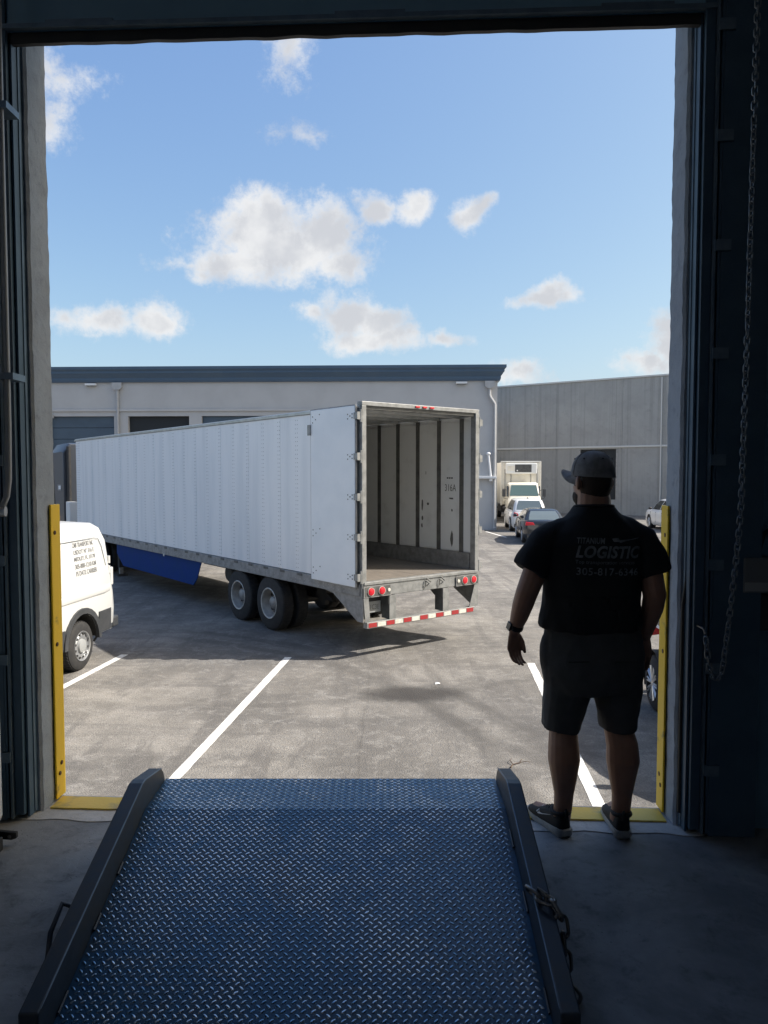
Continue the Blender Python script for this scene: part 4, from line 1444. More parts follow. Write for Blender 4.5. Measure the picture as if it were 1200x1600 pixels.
# ------------------------------------------------------------------ generic car
def car(name, label, loc, rotz, m, L=4.7, W=1.82, H=1.45, belt=.95, hood=.82, deck=1.0, base_r=-.42, base_f=.30, roof_r=-.27, roof_f=.05, R=.33, wheel_m='rim_alloy', style='alloy', ry=-.30, fy=.29, glass_r='glass_rear', suv=False, group=None):
    t = thing(name, label, 'car', loc, rotz, group)
    h = L / 2
    w = W / 2
    rings = []

    def zt(y):
        q = y / L
        if q < base_r:
            return deck if not suv else belt
        if q > base_f:
            f = (q - base_f) / (.5 - base_f)
            return belt * (1 - f) + hood * f - (.02 if f > .8 else 0)
        f = (q - base_r) / (base_f - base_r)
        return (deck if not suv else belt) * (1 - f) + belt * f
    for q in (-.5, -.495, -.47, -.43, base_r, -.3, -.15, 0, .15, base_f, .36, .42, .46, .485, .5):
        y = q * L
        tap = 1 - .16 * max(0, (abs(q) - .38) / .12) ** 2
        ww = w * tap
        z1 = zt(y)
        if q <= -.495:
            z1 -= .06 if q > -.5 else .14
        if q >= .485:
            z1 -= .06 if q < .5 else .16
        zb = .2 + (.06 if abs(q) > .46 else 0)
        half = [(.0, zb), (ww * .86, zb), (ww * .97, zb + .1), (ww, zb + .3), (ww * .995, z1 - .2), (ww * .96, z1 - .06), (ww * .88, z1), (.0, z1 + .03)]
        ring = [(x, y, z) for (x, z) in half] + [(-x, y, z) for (x, z) in half[-2:0:-1]]
        rings.append(ring)
    body = MB().loft(rings).build('body', m, t, smooth=40)
    cut_wells(body, [(sg * (w - .30), sg * (w + .1), yy, R + .02, R + .055) for sg in (-1, 1) for yy in (ry * L, fy * L)], 40)
    # greenhouse
    zb0 = belt - .01
    lv = [(zb0, base_r * L, base_f * L, w * .90), (belt + (H - belt) * .5, (base_r * .5 + roof_r * .5) * L, (base_f * .55 + roof_f * .45) * L, w * .83), (H - .07, (roof_r - .012) * L, (roof_f + .02) * L, w * .73), (H - .015, (roof_r + .03) * L, (roof_f - .03) * L, w * .62), (H, (roof_r + .07) * L, (roof_f - .1) * L, w * .4)]
    rg = []
    for (z, y0, y1, ww) in lv:
        c = .12
        rg.append([(-ww + c, y0, z), (ww - c, y0, z), (ww, y0 + c * .9, z), (ww, y1 - c * 1.3, z), (ww - c, y1, z), (-ww + c, y1, z), (-ww, y1 - c * 1.3, z), (-ww, y0 + c * .9, z)])
    MB().loft(rg).build('roof', m, t, smooth=50)
    z0, z1 = belt + .03, H - .1

    def at(z, k):
        for (a, b) in zip(lv[:-1], lv[1:]):
            if a[0] <= z <= b[0]:
                f = (z - a[0]) / (b[0] - a[0])
                return a[k] * (1 - f) + b[k] * f
    zm = lv[1][0]

    def band(name_, f0, f1, mm, sg):
        vs = []
        for z in (z0, zm, z1):
            ya, yb = at(z, 1) + .13, at(z, 2) - .18
            x = sg * (at(z, 3) + .004)
            for f in (f0, f1):
                vs.append((x, ya + (yb - ya) * f, z))
        g_ = MB().add(vs, [(0, 1, 3, 2), (2, 3, 5, 4)])
        vs2 = [(v[0] - sg * .01, v[1], v[2]) for v in vs]
        g_.add(vs2, [(0, 1, 3, 2), (2, 3, 5, 4)])
        g_.build(name_, mm, t)
    for sg in (-1, 1):
        band('side_window', .02, .30 if suv else .02 + .16, 'glass', sg)
        band('side_window', .33 if suv else .21, .58, 'glass', sg)
        band('side_window', .61, .99, 'glass', sg)
    for (nm, k, sgn, mm) in (('rear_window', 1, -1, glass_r), ('windscreen', 2, 1, 'glass')):
        vs = []
        for z in (z0 + (.06 if suv and k == 1 else 0), zm, z1 + .01):
            x = at(z, 3) - .15
            yv = at(z, k) + sgn * .004
            vs += [(-x, yv, z), (x, yv, z)]
        vs += [(v[0], v[1] - sgn * .01, v[2]) for v in vs[:6]]
        MB().add(vs, [(0, 1, 3, 2), (2, 3, 5, 4), (6, 7, 9, 8), (8, 9, 11, 10)]).build(nm, mm, t)
    for (yy, nm) in ((ry * L, 'wheel'), (fy * L, 'wheel')):
        for sg in (-1, 1):
            wheel(t, nm, sg * (w - .115), yy, R, .22, R * .68, wheel_m, sg, style)
            well_liner(t, sg * (w - .295), sg * (w - .012), yy, R + .02, R + .054, .22)
    for sg in (-1, 1):
        mr = MB().ell((sg * (w + .06), (base_f - .07) * L, belt + .07), (.1, .06, .075), 10, 6)
        mr.build('wing_mirror', 'black' if m != 'car_black' else m, t, smooth=60)
        zl = (deck if not suv else belt) - .14
        tl = MB()
        if suv:
            tl.prism([(sg * w * .90, zl - .12), (sg * w * .62, zl - .08), (sg * w * .66, zl + .06), (sg * w * .86, zl + .1)], 1, -h - .012, -h + .12)
        else:
            tl.prism([(sg * w * .93, zl - .07), (sg * w * .5, zl - .05), (sg * w * .56, zl + .06), (sg * w * .9, zl + .08)], 1, -h - .012, -h + .2)
        tl.build('tail_light', 'red_lens', t, bevel=.015)
        MB().prism([(sg * w * .86, hood - .22), (sg * w * .5, hood - .2), (sg * w * .55, hood - .09), (sg * w * .82, hood - .06)], 1, h - .14, h + .008).build('headlight', 'glass_rear', t, bevel=.015)
        for q0 in (-.02, .2):
            hx = sg * (w * 1.0)
            MB().box(min(hx, hx + sg * .02), max(hx, hx + sg * .02), (q0 - .16) * L, (q0 - .16) * L + .16, belt - .2, belt - .17).build('door_handle', m, t, bevel=.005)
    for yy in (-.16 * L, .05 * L, .23 * L):
        gp = MB()
        for sg in (-1, 1):
            gp.box(min(sg * (w - .01), sg * (w + .0015)), max(sg * (w - .01), sg * (w + .0015)), yy - .005, yy + .005, .38, belt - .1)
        gp.build('door_seam', 'black', t)
    MB().box(-.26, .26, -h - .02, -h + .05, .58, .70).build('number_plate', 'plate_grey', t)
    MB().box(-w * .84, w * .84, -h - .035, -h + .12, .26, .44).build('rear_bumper', 'black' if suv else m, t, bevel=.03)
    MB().box(-w * .8, w * .8, h - .1, h + .02, .26, .44).build('front_bumper', 'black', t, bevel=.03)
    MB().box(-.03, .03, (roof_r + .1) * L, (roof_r + .13) * L, H - .002, H + .06).build('antenna_fin', 'black', t, bevel=.01)
    return t


car('sedan', 'black sedan parked with its tail light facing the yard', (7.0, 33.6, 0), rad(-5), 'car_black', deck=1.02, belt=1.0, H=1.47)
car('sport_utility', 'white sport utility car between the black sedan and the box truck', (7.6, 40.3, 0), rad(-4), 'car_white', L=4.6, W=1.85, H=1.70, belt=1.06, hood=.98, base_r=-.485, roof_r=-.40, roof_f=.06, base_f=.28, R=.36, suv=True)
car('crossover_car', 'white car by the concrete wall seen over the right yellow guard', (15.55, 39.9, 0), rad(-2), 'car_white', L=4.5, W=1.85, H=1.66, belt=1.04, hood=.96, base_r=-.48, roof_r=-.39, roof_f=.04, base_f=.27, R=.35, suv=True)
car('parked_car', 'white car with dark multi spoke wheel just outside the right jamb', (4.20, 7.80, 0), rad(176), 'car_white', L=4.55, W=1.86, H=1.62, belt=1.03, hood=.95, base_r=-.47, roof_r=-.38, roof_f=.04, base_f=.28, R=.345, wheel_m='rim_alloy', style='dark', ry=-.31, suv=True)

# ------------------------------------------------------------------ cargo van
vn = thing('cargo_van', 'white cargo van with black lower trim and lettering on its side', 'van', (-5.75, 9.72, 0), rad(173.2))
VL, VW, VH = 5.54, 2.0, 2.20


def van_ring(y, zt, k=0, wtop=.80, wmid=1.0, zb=.42, lean=0):
    half = [(0, zb), (.92, zb), (wmid * .985, zb + .12), (wmid, .78), (wmid * .995, 1.05), (wmid * .965, 1.45), (wmid * .93, zt - .28), (wtop + .04, zt - .09), (wtop - .1, zt - .015), (0, zt + .02)]
    ring = [(x, y + lean * max(0, z - .9), z) for (x, z) in half]
    return ring + [(-p[0], p[1], p[2]) for p in ring[-2:0:-1]]


rings = [van_ring(-2.70, VH - .06, wmid=.93, wtop=.74, lean=.16), van_ring(-2.66, VH - .02, wmid=.97, wtop=.78, lean=.14), van_ring(-2.56, VH, wmid=.995, lean=.1), van_ring(-2.0, VH, lean=0), van_ring(-1, VH + .02), van_ring(.6, VH + .01), van_ring(1.1, VH - .06)]
rings += [van_ring(1.5, 1.72, wtop=.84), van_ring(1.95, 1.32, wtop=.86), van_ring(2.5, 1.12, wtop=.8, wmid=.96), van_ring(2.74, .98, wtop=.7, wmid=.86)]
vbody = MB().loft(rings).build('body', 'van_white', vn, smooth=32)
cut_wells(vbody, [(sg * .66, sg * 1.1, ya, .40, .46) for sg in (-1, 1) for ya in (-1.6, 1.7)], 32)
for sg in (-1, 1):
    # black lower cladding, broken by the wheel arch
    def side_strip(name, y0, y1, z0, z1, m_, th=.016):
        n_ = 10
        vs = []
        for i in range(n_ + 1):
            y = y0 + (y1 - y0) * i / n_
            tap = 1 if y > -2.45 else 1 - .07 * ((-2.45 - y) / .25)
            for z in (z0, z1):
                for e in (th, -.03):
                    vs.append((sg * (1.0 * tap * (.985 if z < .55 else 1) + e), y, z))
        fs = []
        for i in range(n_):
            a = 4 * i
            fs += [(a, a + 4, a + 6, a + 2), (a + 1, a + 3, a + 7, a + 5), (a, a + 1, a + 5, a + 4), (a + 2, a + 6, a + 7, a + 3)]
        fs += [(0, 2, 3, 1), (4 * n_, 4 * n_ + 1, 4 * n_ + 3, 4 * n_ + 2)]
        return MB().add(vs, fs).build(name, m_, vn)
    side_strip('rear_cladding', -2.68, -2.10, .46, .80, 'black_plastic')
    side_strip('sill_cladding', -1.1, 1.2, .40, .70, 'black_plastic')
    side_strip('front_cladding', 2.1, 2.6, .42, .72, 'black_plastic')
    for ya in (-1.6, 1.7):
        R_ = .46
        well_liner(vn, sg * .665, sg * .985, ya, .40, R_ - .001, .43)
        ar = MB()
        ro = R_ + .085
        inner = [(ya + cos(pi * i / 14) * R_, .40 + sin(pi * i / 14) * R_) for i in range(15)]
        outer = [(ya + cos(pi * i / 14) * ro, .40 + sin(pi * i / 14) * ro) for i in range(15)]
        xo = sg * 1.03
        xi = sg * .96
        vs = [(xo, *p) for p in inner] + [(xo, *p) for p in outer] + [(xi, *p) for p in inner] + [(xi, *p) for p in outer]
        fs = []
        for i in range(14):
            fs += [(i, i + 1, 16 + i, 15 + i), (30 + i, 45 + i, 46 + i, 31 + i), (i, 30 + i, 31 + i, i + 1), (15 + i, 16 + i, 46 + i, 45 + i)]
        ar.add(vs, fs).build('wheel_arch', 'black_plastic', vn)
        wheel(vn, 'wheel', sg * .875, ya, .37, .235, .225, 'rim_alloy', sg, 'van')
    # pressed body lines
    MB().tube([(sg * .985, -2.5, 1.13), (sg * .999, -2.3, 1.12), (sg * 1.0, .9, 1.12)], [(.055, .012)] * 3, 14).build('body_crease', 'van_white', vn, smooth=60)
    for (p0, p1) in (((-2.33, 1.5), (-2.42, 1.2)),):
        MB().tube([(sg * .932, -.9, 1.965), (sg * .932, -1.6, 1.97), (sg * .932, -2.1, 1.975), (sg * .935, -2.24, 1.95), (sg * .945, -2.33, 1.82), (sg * .96, -2.43, 1.5)], .006, 6).build('panel_seam', 'plate_grey', vn, smooth=60)
    MB().tube([(sg * 1.0, -.93, .72), (sg * 1.001, -.93, 1.1), (sg * .972, -.93, 1.45), (sg * .935, -.93, 1.93)], .004, 6).build('panel_seam', 'plate_grey', vn)
    MB().prism([(.95, 1.12), (1.75, 1.12), (1.45, 1.62), (1.0, 1.72)], 0, min(sg * .93, sg * .985), max(sg * .93, sg * .985)).build('cab_window', 'glass', vn)
    MB().ell((sg * 1.14, 1.45, 1.2), (.1, .07, .16), 10, 6).build('wing_mirror', 'black_plastic', vn, smooth=60)
    MB().prism([(sg * .93, .95), (sg * .84, .95), (sg * .80, 1.5), (sg * .88, 1.5)], 1, -2.69, -2.55).build('tail_light', 'red_lens', vn, bevel=.015)
    for z in (1.58, 1.42, .95):
        MB().tube([(sg * .945, -2.60 + .05, z - .06), (sg * .945, -2.60 + .05, z + .06)], .03, 8).build('door_hinge', 'van_white', vn, smooth=60)
    MB().box(min(sg * .93, sg * .975), max(sg * .93, sg * .975), -2.66, -2.57, 1.15, 1.45).build('hinge_cover', 'van_white', vn, bevel=.02)
MB().box(-.97, .97, -2.83, -2.64, .44, .62).build('rear_bumper', 'black_plastic', vn, bevel=.03)
MB().box(-.93, .93, -2.715, -2.68, .63, .80).build('rear_sill', 'black_plastic', vn, bevel=.01)
MB().prism([(-2.55 - .02, .80), (-2.55 - .02, 1.0), (-2.62, 1.0), (-2.74, .80)], 0, -.004, .004).build('door_gap', 'black', vn)
MB().box(-.25, .25, -2.74, -2.70, .85, .97).build('number_plate', 'plate_grey', vn)
MB().tube([(-.72, -2.52, .42), (-.74, -2.5, .3), (-.74, -2.42, .26)], .018, 6).build('mud_flap_stub', 'black', vn)
MB().prism([(-.85, 1.12), (.85, 1.12), (.76, 1.74), (-.76, 1.74)], 1, 0, .01).build('windscreen', 'glass', vn)
ws = [o for o in vn.children if o.name.startswith('windscreen')][0]
ws.location = (0, 1.86, .26)
ws.rotation_euler = (rad(50), 0, 0)
ws.location = (0, 2.42, .55)
van_body = [o for o in vn.children if o.name.startswith('body') and 'crease' not in o.name][0]
vb = bvh_of(van_body)
for i, tx in enumerate(('CMB TRANSPORT INC', 'USDOT N° 316 E', 'MEDLEY, FL 33178', '305-888-1210 KM', 'FS DATE CARRIER')):
    me = text_mesh(tx, 1, bold=.012)
    fit_width(me, .62 if i not in (1,) else .6, .072)
    # van side faces local -x; reading direction runs along local -y seen from outside
    drape(me, vb, (-.99, -1.78 - .012 * i, 1.905 - i * .108), (0, -1, 0), (0, 0, 1), (-1, 0, 0), .004)
    link('side_lettering', me, 'text_grey', vn)

# ------------------------------------------------------------------ refrigerated box truck
bt = thing('box_truck', 'cream white refrigerated box truck facing the yard beside the warehouse corner', 'truck', (8.75, 48.6, 0), rad(176.5))
# local +y is the truck's nose
MB().box(-1.22, 1.22, -5.2, 1.3, 1.05, 3.72).build('cargo_box', 'truck_white', bt, bevel=.05)
for sg in (-1, 1):
    MB().box(sg * 1.22 - .05, sg * 1.22 + .05, 1.22, 1.34, 1.0, 3.76).build('corner_post', 'truck_white', bt, bevel=.02)
    MB().box(sg * 1.0 - .02, sg * 1.0 + .02, 1.301, 1.34, 1.9, 3.3).build('drain_pipe', 'rail', bt)
    MB().tube([(sg * .62, 1.33, 3.1), (sg * .62, 1.33, 1.9)], .022, 6).build('drain_pipe', 'rail', bt)
MB().box(-1.26, 1.26, 1.21, 1.35, 3.725, 3.80).build('top_trim', 'panel_light', bt, bevel=.02)
rf = MB().box(-.95, .98, 1.301, 1.78, 3.0, 3.66).build('cooling_unit', 'white_enamel', bt, bevel=.05)
MB().box(-.60, .42, 1.781, 1.80, 3.10, 3.58).build('cooling_grille', 'post_dark', rf)
for k in range(6):
    MB().box(-.58, .40, 1.801, 1.815, 3.13 + k * .075, 3.15 + k * .075).build('grille_slat', 'black_plastic', rf)
MB().lathe([(0, .05), (.015, .045), (.015, .001), (0, .001)], (.28, 1.801, 3.2), 1, 10).build('unit_badge', 'lamp_white', rf)
MB().box(.45, .9, 1.781, 1.79, 3.2, 3.5).build('unit_panel', 'truck_white', rf, bevel=.01)
rings = []
for (yy, w, z0, z1) in ((1.36, .98, .62, 2.42), (2.3, 1.0, .62, 2.46), (2.75, .96, .62, 2.36), (3.1, .98, .62, 1.62), (3.3, .99, .62, 1.42), (3.42, .93, .66, 1.25)):
    rings.append([(-w + .05, yy, z0), (w - .05, yy, z0), (w, yy, z0 + .15), (w, yy, min(1.5, z1 - .14)), (w - .09, yy, z1 - .06), (w - .18, yy, z1), (-w + .18, yy, z1), (-w + .09, yy, z1 - .06), (-w, yy, min(1.5, z1 - .14)), (-w, yy, z0 + .15)])
MB().loft(rings).build('cab', 'truck_white', bt, smooth=35)
v0, v1 = Vector((0, 2.79, 2.3)), Vector((0, 3.09, 1.66))
dn = Vector((0, .64, .3)).normalized() * .012
q_ = []
for (p, w) in ((v1, .88), (v0, .76)):
    q_ += [p + dn + Vector((-w, 0, 0)), p + dn + Vector((w, 0, 0))]
MB().add(q_ + [p - dn * 2 for p in q_], [(0, 1, 3, 2), (4, 6, 7, 5), (0, 4, 5, 1), (2, 3, 7, 6), (0, 2, 6, 4), (1, 5, 7, 3)]).build('windscreen', 'screen', bt)
for sg in (-1, 1):
    MB().prism([(1.75, 1.6), (2.9, 1.6), (2.68, 2.25), (1.75, 2.25)], 0, min(sg * .95, sg * 1.006), max(sg * .95, sg * 1.006)).build('side_window', 'glass', bt)
    MB().tube([(sg * .97, 2.9, 1.95), (sg * 1.22, 3.0, 2.1), (sg * 1.22, 3.0, 1.5), (sg * .98, 2.95, 1.45)], .018, 6).build('mirror_arm', 'black', bt)
    MB().box(sg * 1.22 - .1, sg * 1.22 + .1, 2.97, 3.03, 1.6, 2.06).build('wing_mirror', 'black_plastic', bt, bevel=.02)
    MB().prism([(sg * .9, .82), (sg * .55, .82), (sg * .55, 1.02), (sg * .88, 1.05)], 1, 3.3, 3.43).build('headlight', 'glass_rear', bt, bevel=.02)
    wheel(bt, 'wheel', sg * .86, 2.55, .4, .24, .23, 'rim_white', sg, 'van')
    wheel(bt, 'wheel', sg * .95, -3.0, .4, .26, .23, 'rim_white', sg, 'van')
    MB().box(min(sg * .4, sg * 1.18), max(sg * .4, sg * 1.18), -1.6, .9, .55, .98).build('side_locker', 'black', bt, bevel=.02)
    MB().box(sg * .4 - .05, sg * .4 + .05, -5.1, 2.6, .78, 1.04).build('frame_rail', 'black', bt)
MB().box(-.5, .5, 3.40, 3.435, .85, 1.12).build('front_grille', 'black_plastic', bt)
MB().box(-.96, .96, 3.36, 3.5, .45, .64).build('bumper', 'truck_white', bt, bevel=.03)
MB().prism([(.98, 1.25), (.98, 1.95), (1.16, 1.95), (1.16, 1.25)], 1, 1.345, 1.42).build('side_deflector', 'truck_white', bt, bevel=.02)

# ================================================================== THE MAN
man = thing('person', 'man in black printed t-shirt and grey cap standing on dock edge, back turned', 'person', (.98, 3.46, FL), 0)
yaw = rad(18)
fd = Vector((-sin(yaw), cos(yaw), 0))       # where the face points
sd = Vector((cos(yaw), sin(yaw), 0))        # his right-hand side of the head
Rh = Matrix.Rotation(yaw, 3, 'Z')
hc_ = Vector((-.012, .0, 1.668))
b = MB()
b.ell(hc_, (.080, .098, .115), 20, 14, Rh)
b.ell(hc_ + fd * .03 + Vector((0, 0, -.06)), (.072, .072, .070), 16, 10, Rh)
b.ell(hc_ + fd * .07 + Vector((0, 0, -.098)), (.035, .03, .028), 12, 8, Rh)
b.tube([hc_ + fd * .09 + Vector((0, 0, .03)), hc_ + fd * .108 + Vector((0, 0, -.005)), hc_ + fd * .118 + Vector((0, 0, -.022)), hc_ + fd * .1 + Vector((0, 0, -.034))], [.010, .012, .015, .012], 8)
b.ell(hc_ + fd * .092 + Vector((0, 0, .03)), (.055, .014, .012), 12, 6, Rh)
for s_ in (-1, 1):
    b.ell(hc_ + fd * .074 + sd * s_ * .034 + Vector((0, 0, -.03)), (.022, .018, .02), 10, 6, Rh)
    ec = hc_ + sd * s_ * .087 - fd * .012 + Vector((0, 0, -.008))
    b.ell(ec, (.011, .020, .034), 12, 8, Rh @ Matrix.Rotation(s_ * rad(18), 3, 'Z'))
b.tube([hc_ + fd * .095 + sd * -.022 + Vector((0, 0, -.062)), hc_ + fd * .104 + Vector((0, 0, -.06)), hc_ + fd * .095 + sd * .022 + Vector((0, 0, -.062))], [.006, .009, .006], 8)
b.tube([(0, -.01, 1.40), (-.004, -.012, 1.50), (-.008, -.008, 1.58), (-.012, -.002, 1.63)], [.092, .078, .076, .072], 16)
b.tube([(0, 0, .9), (0, 0, 1.1), (0, 0, 1.3), (0, 0, 1.42)], [(.13, .19), (.125, .185), (.115, .19), (.09, .15)], 16, flat=(0, 1, 0))
b.tube([(-.205, -.005, 1.405), (0, -.005, 1.44), (.2, -.005, 1.41)], [.06, .07, .06], 12)
ARM_L = [(-.215, -.005, 1.40), (-.27, -.015, 1.27), (-.318, -.025, 1.15), (-.332, -.005, 1.09), (-.345, .015, 1.03), (-.362, .035, .965)]
b.tube(ARM_L, [.062, .058, .052, .049, .042, .029], 14)
ARM_R = [(.205, -.005, 1.40), (.25, -.02, 1.26), (.272, -.035, 1.14), (.270, -.015, 1.08), (.262, .01, 1.01), (.250, .035, .93)]
b.tube(ARM_R, [.062, .058, .053, .050, .042, .030], 14)


def hand(wr, side, lean):
    """side -1 left hand, +1 right hand; palm faces the thigh, thumb to the front"""
    wa = Vector((-side * .80, .6, 0)).normalized()      # across the palm, little finger -> thumb side
    pn = Vector((-side * .6, -.80, 0)).normalized()      # palm side
    dn = Vector((lean, .06, -1)).normalized()
    wr = Vector(wr)
    kn = wr + dn * .095
    b.tube([wr + dn * -.005, wr + dn * .035, wr + dn * .075, kn], [(.021, .029), (.018, .038), (.016, .043), (.013, .042)], 14, flat=pn)
    for j, (ln, rr) in enumerate(((.85, .0078), (.98, .0087), (1.03, .0092), (.95, .009))):
        base = kn + wa * (-.031 + j * .0207) - dn * .012
        cu = 1.15 - .07 * j
        p1 = base + (dn * .92 + pn * .30 * cu).normalized() * .046 * ln
        p2 = p1 + (dn * .78 + pn * .62 * cu).normalized() * .028 * ln
        p3 = p2 + (dn * .42 + pn * .9 * cu).normalized() * .021 * ln
        b.tube([base, p1, p2, p3], [rr * 1.1, rr * 1.05, rr * .96, rr * .78], 10)
        b.ell(p3, (rr * .78,) * 3, 8, 6)
    tb = wr + dn * .028 + wa * .026
    t1 = tb + (dn * .82 + wa * .34 + pn * .40).normalized() * .040
    t2 = t1 + (dn * .95 + wa * .02 + pn * .32).normalized() * .027
    t3 = t2 + (dn * .9 + pn * .4).normalized() * .020
    b.tube([tb, t1, t2, t3], [.0145, .0118, .0108, .0085], 10)
    b.ell(t3, (.0085,) * 3, 8, 6)


hand(ARM_L[-1], -1, -.03)
hand(ARM_R[-1], 1, .0)
LEG_L = [(-.10, 0, .92), (-.125, .005, .70), (-.133, .008, .50), (-.136, -.012, .43), (-.134, -.018, .365), (-.130, -.008, .27), (-.128, .0, .19), (-.132, .0, .12), (-.14, .01, .06)]
LEG_R = [(.10, 0, .92), (.118, .005, .70), (.128, .008, .50), (.140, -.012, .43), (.143, -.018, .36), (.144, -.01, .27), (.146, -.004, .19), (.142, -.004, .12), (.14, .01, .06)]
lr = [.1, .082, .066, .071, .0755, .06, .046, .043, .045]
b.tube(LEG_L, lr, 16)
b.tube(LEG_R, [r * 1.03 for r in lr], 16)
DL = Vector((-.36, .93, 0)).normalized()
DR = Vector((.07, 1, 0)).normalized()
HL = Vector((-.127, -.05, 0))
HR = Vector((.136, -.069, 0))
for (H, D) in ((HL, DL), (HR, DR)):
    b.tube([H + D * .045 + Vector((0, 0, .065)), H + D * .12 + Vector((0, 0, .06)), H + D * .20 + Vector((0, 0, .05)), H + D * .26 + Vector((0, 0, .048))], [.03, .032, .032, .02], 10)
body = fuse(b, 'body', .0048, 4, 'skin', man)

# face details
for s_ in (-1, 1):
    e_ = MB().ell(hc_ + fd * .0905 + sd * s_ * .031 + Vector((0, 0, .008)), (.0125, .0125, .0125), 10, 8, Rh).build('eye', 'lamp_white', man, smooth=80)
    MB().ell(hc_ + fd * .1015 + sd * s_ * .031 + Vector((0, 0, .008)), (.005, .003, .005), 8, 6, Rh).build('iris', 'beard', e_, smooth=80)
bd = MB()
bd.ell(hc_ + fd * .034 + Vector((0, 0, -.072)), (.0745, .074, .060), 18, 10, Rh)
bd.ell(hc_ + fd * .072 + Vector((0, 0, -.106)), (.041, .036, .034), 12, 8, Rh)
fuse(bd, 'beard', .005, 3, 'beard', man)
hr_ = MB()
rg = []
for j in range(21):
    th = pi * j / 20
    ring = []
    for k in range(36):
        a = 2 * pi * k / 36
        p = Vector((cos(a) * max(sin(th), .02), sin(a) * max(sin(th), .02), -cos(th)))
        lim = -.62 + .75 * max(0, p.y + .25)                # nape to temple hairline
        inside = p.z > lim and p.y < .35
        k_ = 1.032 if inside else .93
        ring.append(hc_ + Rh @ Vector((p.x * .080 * k_, p.y * .098 * k_, p.z * .115 * k_)))
    rg.append(ring)
hr_.loft(rg)
hair = hr_.build('hair', 'beard', man, smooth=60)

# cap
face_fd, Rh = fd, Matrix.Rotation(rad(40), 3, 'Z')
fd = Vector((-sin(rad(40)), cos(rad(40)), 0))
cap = MB()
cz = hc_ + Vector((0, 0, .028)) - fd * .002
rg = []
for j in range(9):
    th = (pi / 2) * j / 8
    ring = []
    for k in range(32):
        a = 2 * pi * k / 32
        p = Vector((cos(a) * .090, sin(a) * .107, 0)) * (cos(th) ** .72 if j < 8 else .02)
        p.z = sin(th) ** .95 * .112 - .012 * (1 - sin(a)) * .5 * (1 - j / 8)
        ring.append(cz + Rh @ p)
    rg.append(ring)
cap.loft(rg)
cap_o = cap.build('cap', 'cap', man, smooth=60)
sm_ = MB()
for k in range(6):
    a = 2 * pi * k / 6 + pi / 6
    pts = []
    for j in range(9):
        th = (pi / 2) * j / 8
        p = Vector((cos(a) * .0905, sin(a) * .1075, 0)) * (cos(th) ** .72 if j < 8 else .02)
        p.z = sin(th) ** .95 * .1125
        pts.append(cz + Rh @ p)
    sm_.tube(pts, .0014, 5)
sm_.build('cap_seam', 'cap', cap_o)
MB().ell(cz + Vector((0, 0, .113)), (.008, .008, .005), 8, 5).build('cap_button', 'cap', cap_o)
for k in range(6):
    a = 2 * pi * k / 6
    th = .72
    p = Vector((cos(a) * .0905, sin(a) * .1075, 0)) * cos(th) ** .72
    p.z = sin(th) ** .95 * .1125
    MB().ell(cz + Rh @ p, (.004, .004, .004), 8, 5).build('eyelet', 'black', cap_o)
brim = MB()
top, bot = [], []
nr, na = 5, 17
vs = []
for i in range(nr):
    for k in range(na):
        a = -pi / 2 + pi * k / (na - 1)
        e = i / (nr - 1)
        x = sin(a) * (.086 - .006 * e)
        y0_ = cos(a) * .098
        y = y0_ + e * (.070 * cos(a) ** .55 if cos(a) > 0 else 0)
        z = -.004 + .016 * e - .078 * (x / .086) ** 2 * (.25 + .75 * e) + .004 * e * cos(a)
        vs.append(cz + Rh @ Vector((x, y, z + .012)))
vs2 = [v - Vector((0, 0, .004)) for v in vs]
fs = []
for i in range(nr - 1):
    for k in range(na - 1):
        a = i * na + k
        fs.append((a, a + 1, a + na + 1, a + na))
        fs.append((a + nr * na, a + na + nr * na, a + na + 1 + nr * na, a + 1 + nr * na))
for k in range(na - 1):
    a = (nr - 1) * na + k
    fs.append((a, a + 1, a + 1 + nr * na, a + nr * na))
brim.add(vs + vs2, fs)
brim.build('cap_brim', 'cap', cap_o, smooth=60)

def wrinkle(o, amp, freq, zs=1.0, seed=0, keep=None):
    me = o.data
    for v in me.vertices:
        p = v.co
        q = Vector((p.x * freq + seed, p.y * freq, p.z * freq * zs))
        d = noise.noise(q) * .6 + noise.noise(q * 2.3) * .4
        r = 1 - abs(noise.noise(q * 1.2 + Vector((7, 3, 1)))) * 2
        k = 1 if keep is None else keep(p)
        v.co = p + v.normal * (d + max(0, r) * .6) * amp * k


# t-shirt
s = MB()
rings = []
for (z, cx, rx, ry, cy) in ((.985, -.013, .236, .168, .012), (1.03, -.014, .236, .168, .012), (1.105, -.011, .224, .16, .008), (1.2, -.011, .222, .148, .0), (1.3, -.010, .232, .143, -.005), (1.38, -.008, .232, .135, -.008), (1.44, -.006, .205, .118, -.01), (1.485, -.005, .152, .098, -.012), (1.525, -.006, .108, .090, -.012), (1.555, -.008, .087, .084, -.010)):
    ring = []
    for k in range(28):
        a = 2 * pi * k / 28
        ca, sa = cos(a), sin(a)
        ring.append((cx + math.copysign(abs(ca) ** .85, ca) * rx, cy + math.copysign(abs(sa) ** .9, sa) * ry, z))
    rings.append(ring)
s.loft(rings)
s.tube([(-.06, -.01, 1.445), (-.15, -.008, 1.428), (-.225, -.012, 1.385), (-.275, -.018, 1.315), (-.308, -.024, 1.255)], [.07, .073, .077, .081, .084], 18)
s.tube([(.06, -.01, 1.45), (.145, -.008, 1.432), (.215, -.012, 1.385), (.25, -.02, 1.315), (.275, -.028, 1.242)], [.07, .073, .076, .077, .073], 18)
shirt = fuse(s, 't_shirt', .0075, 9, 'shirt', man)
wrinkle(shirt, .014, 7, .75, 3, lambda p: .35 + .65 * (1 if p.z < 1.15 or abs(p.x) > .2 else .35))
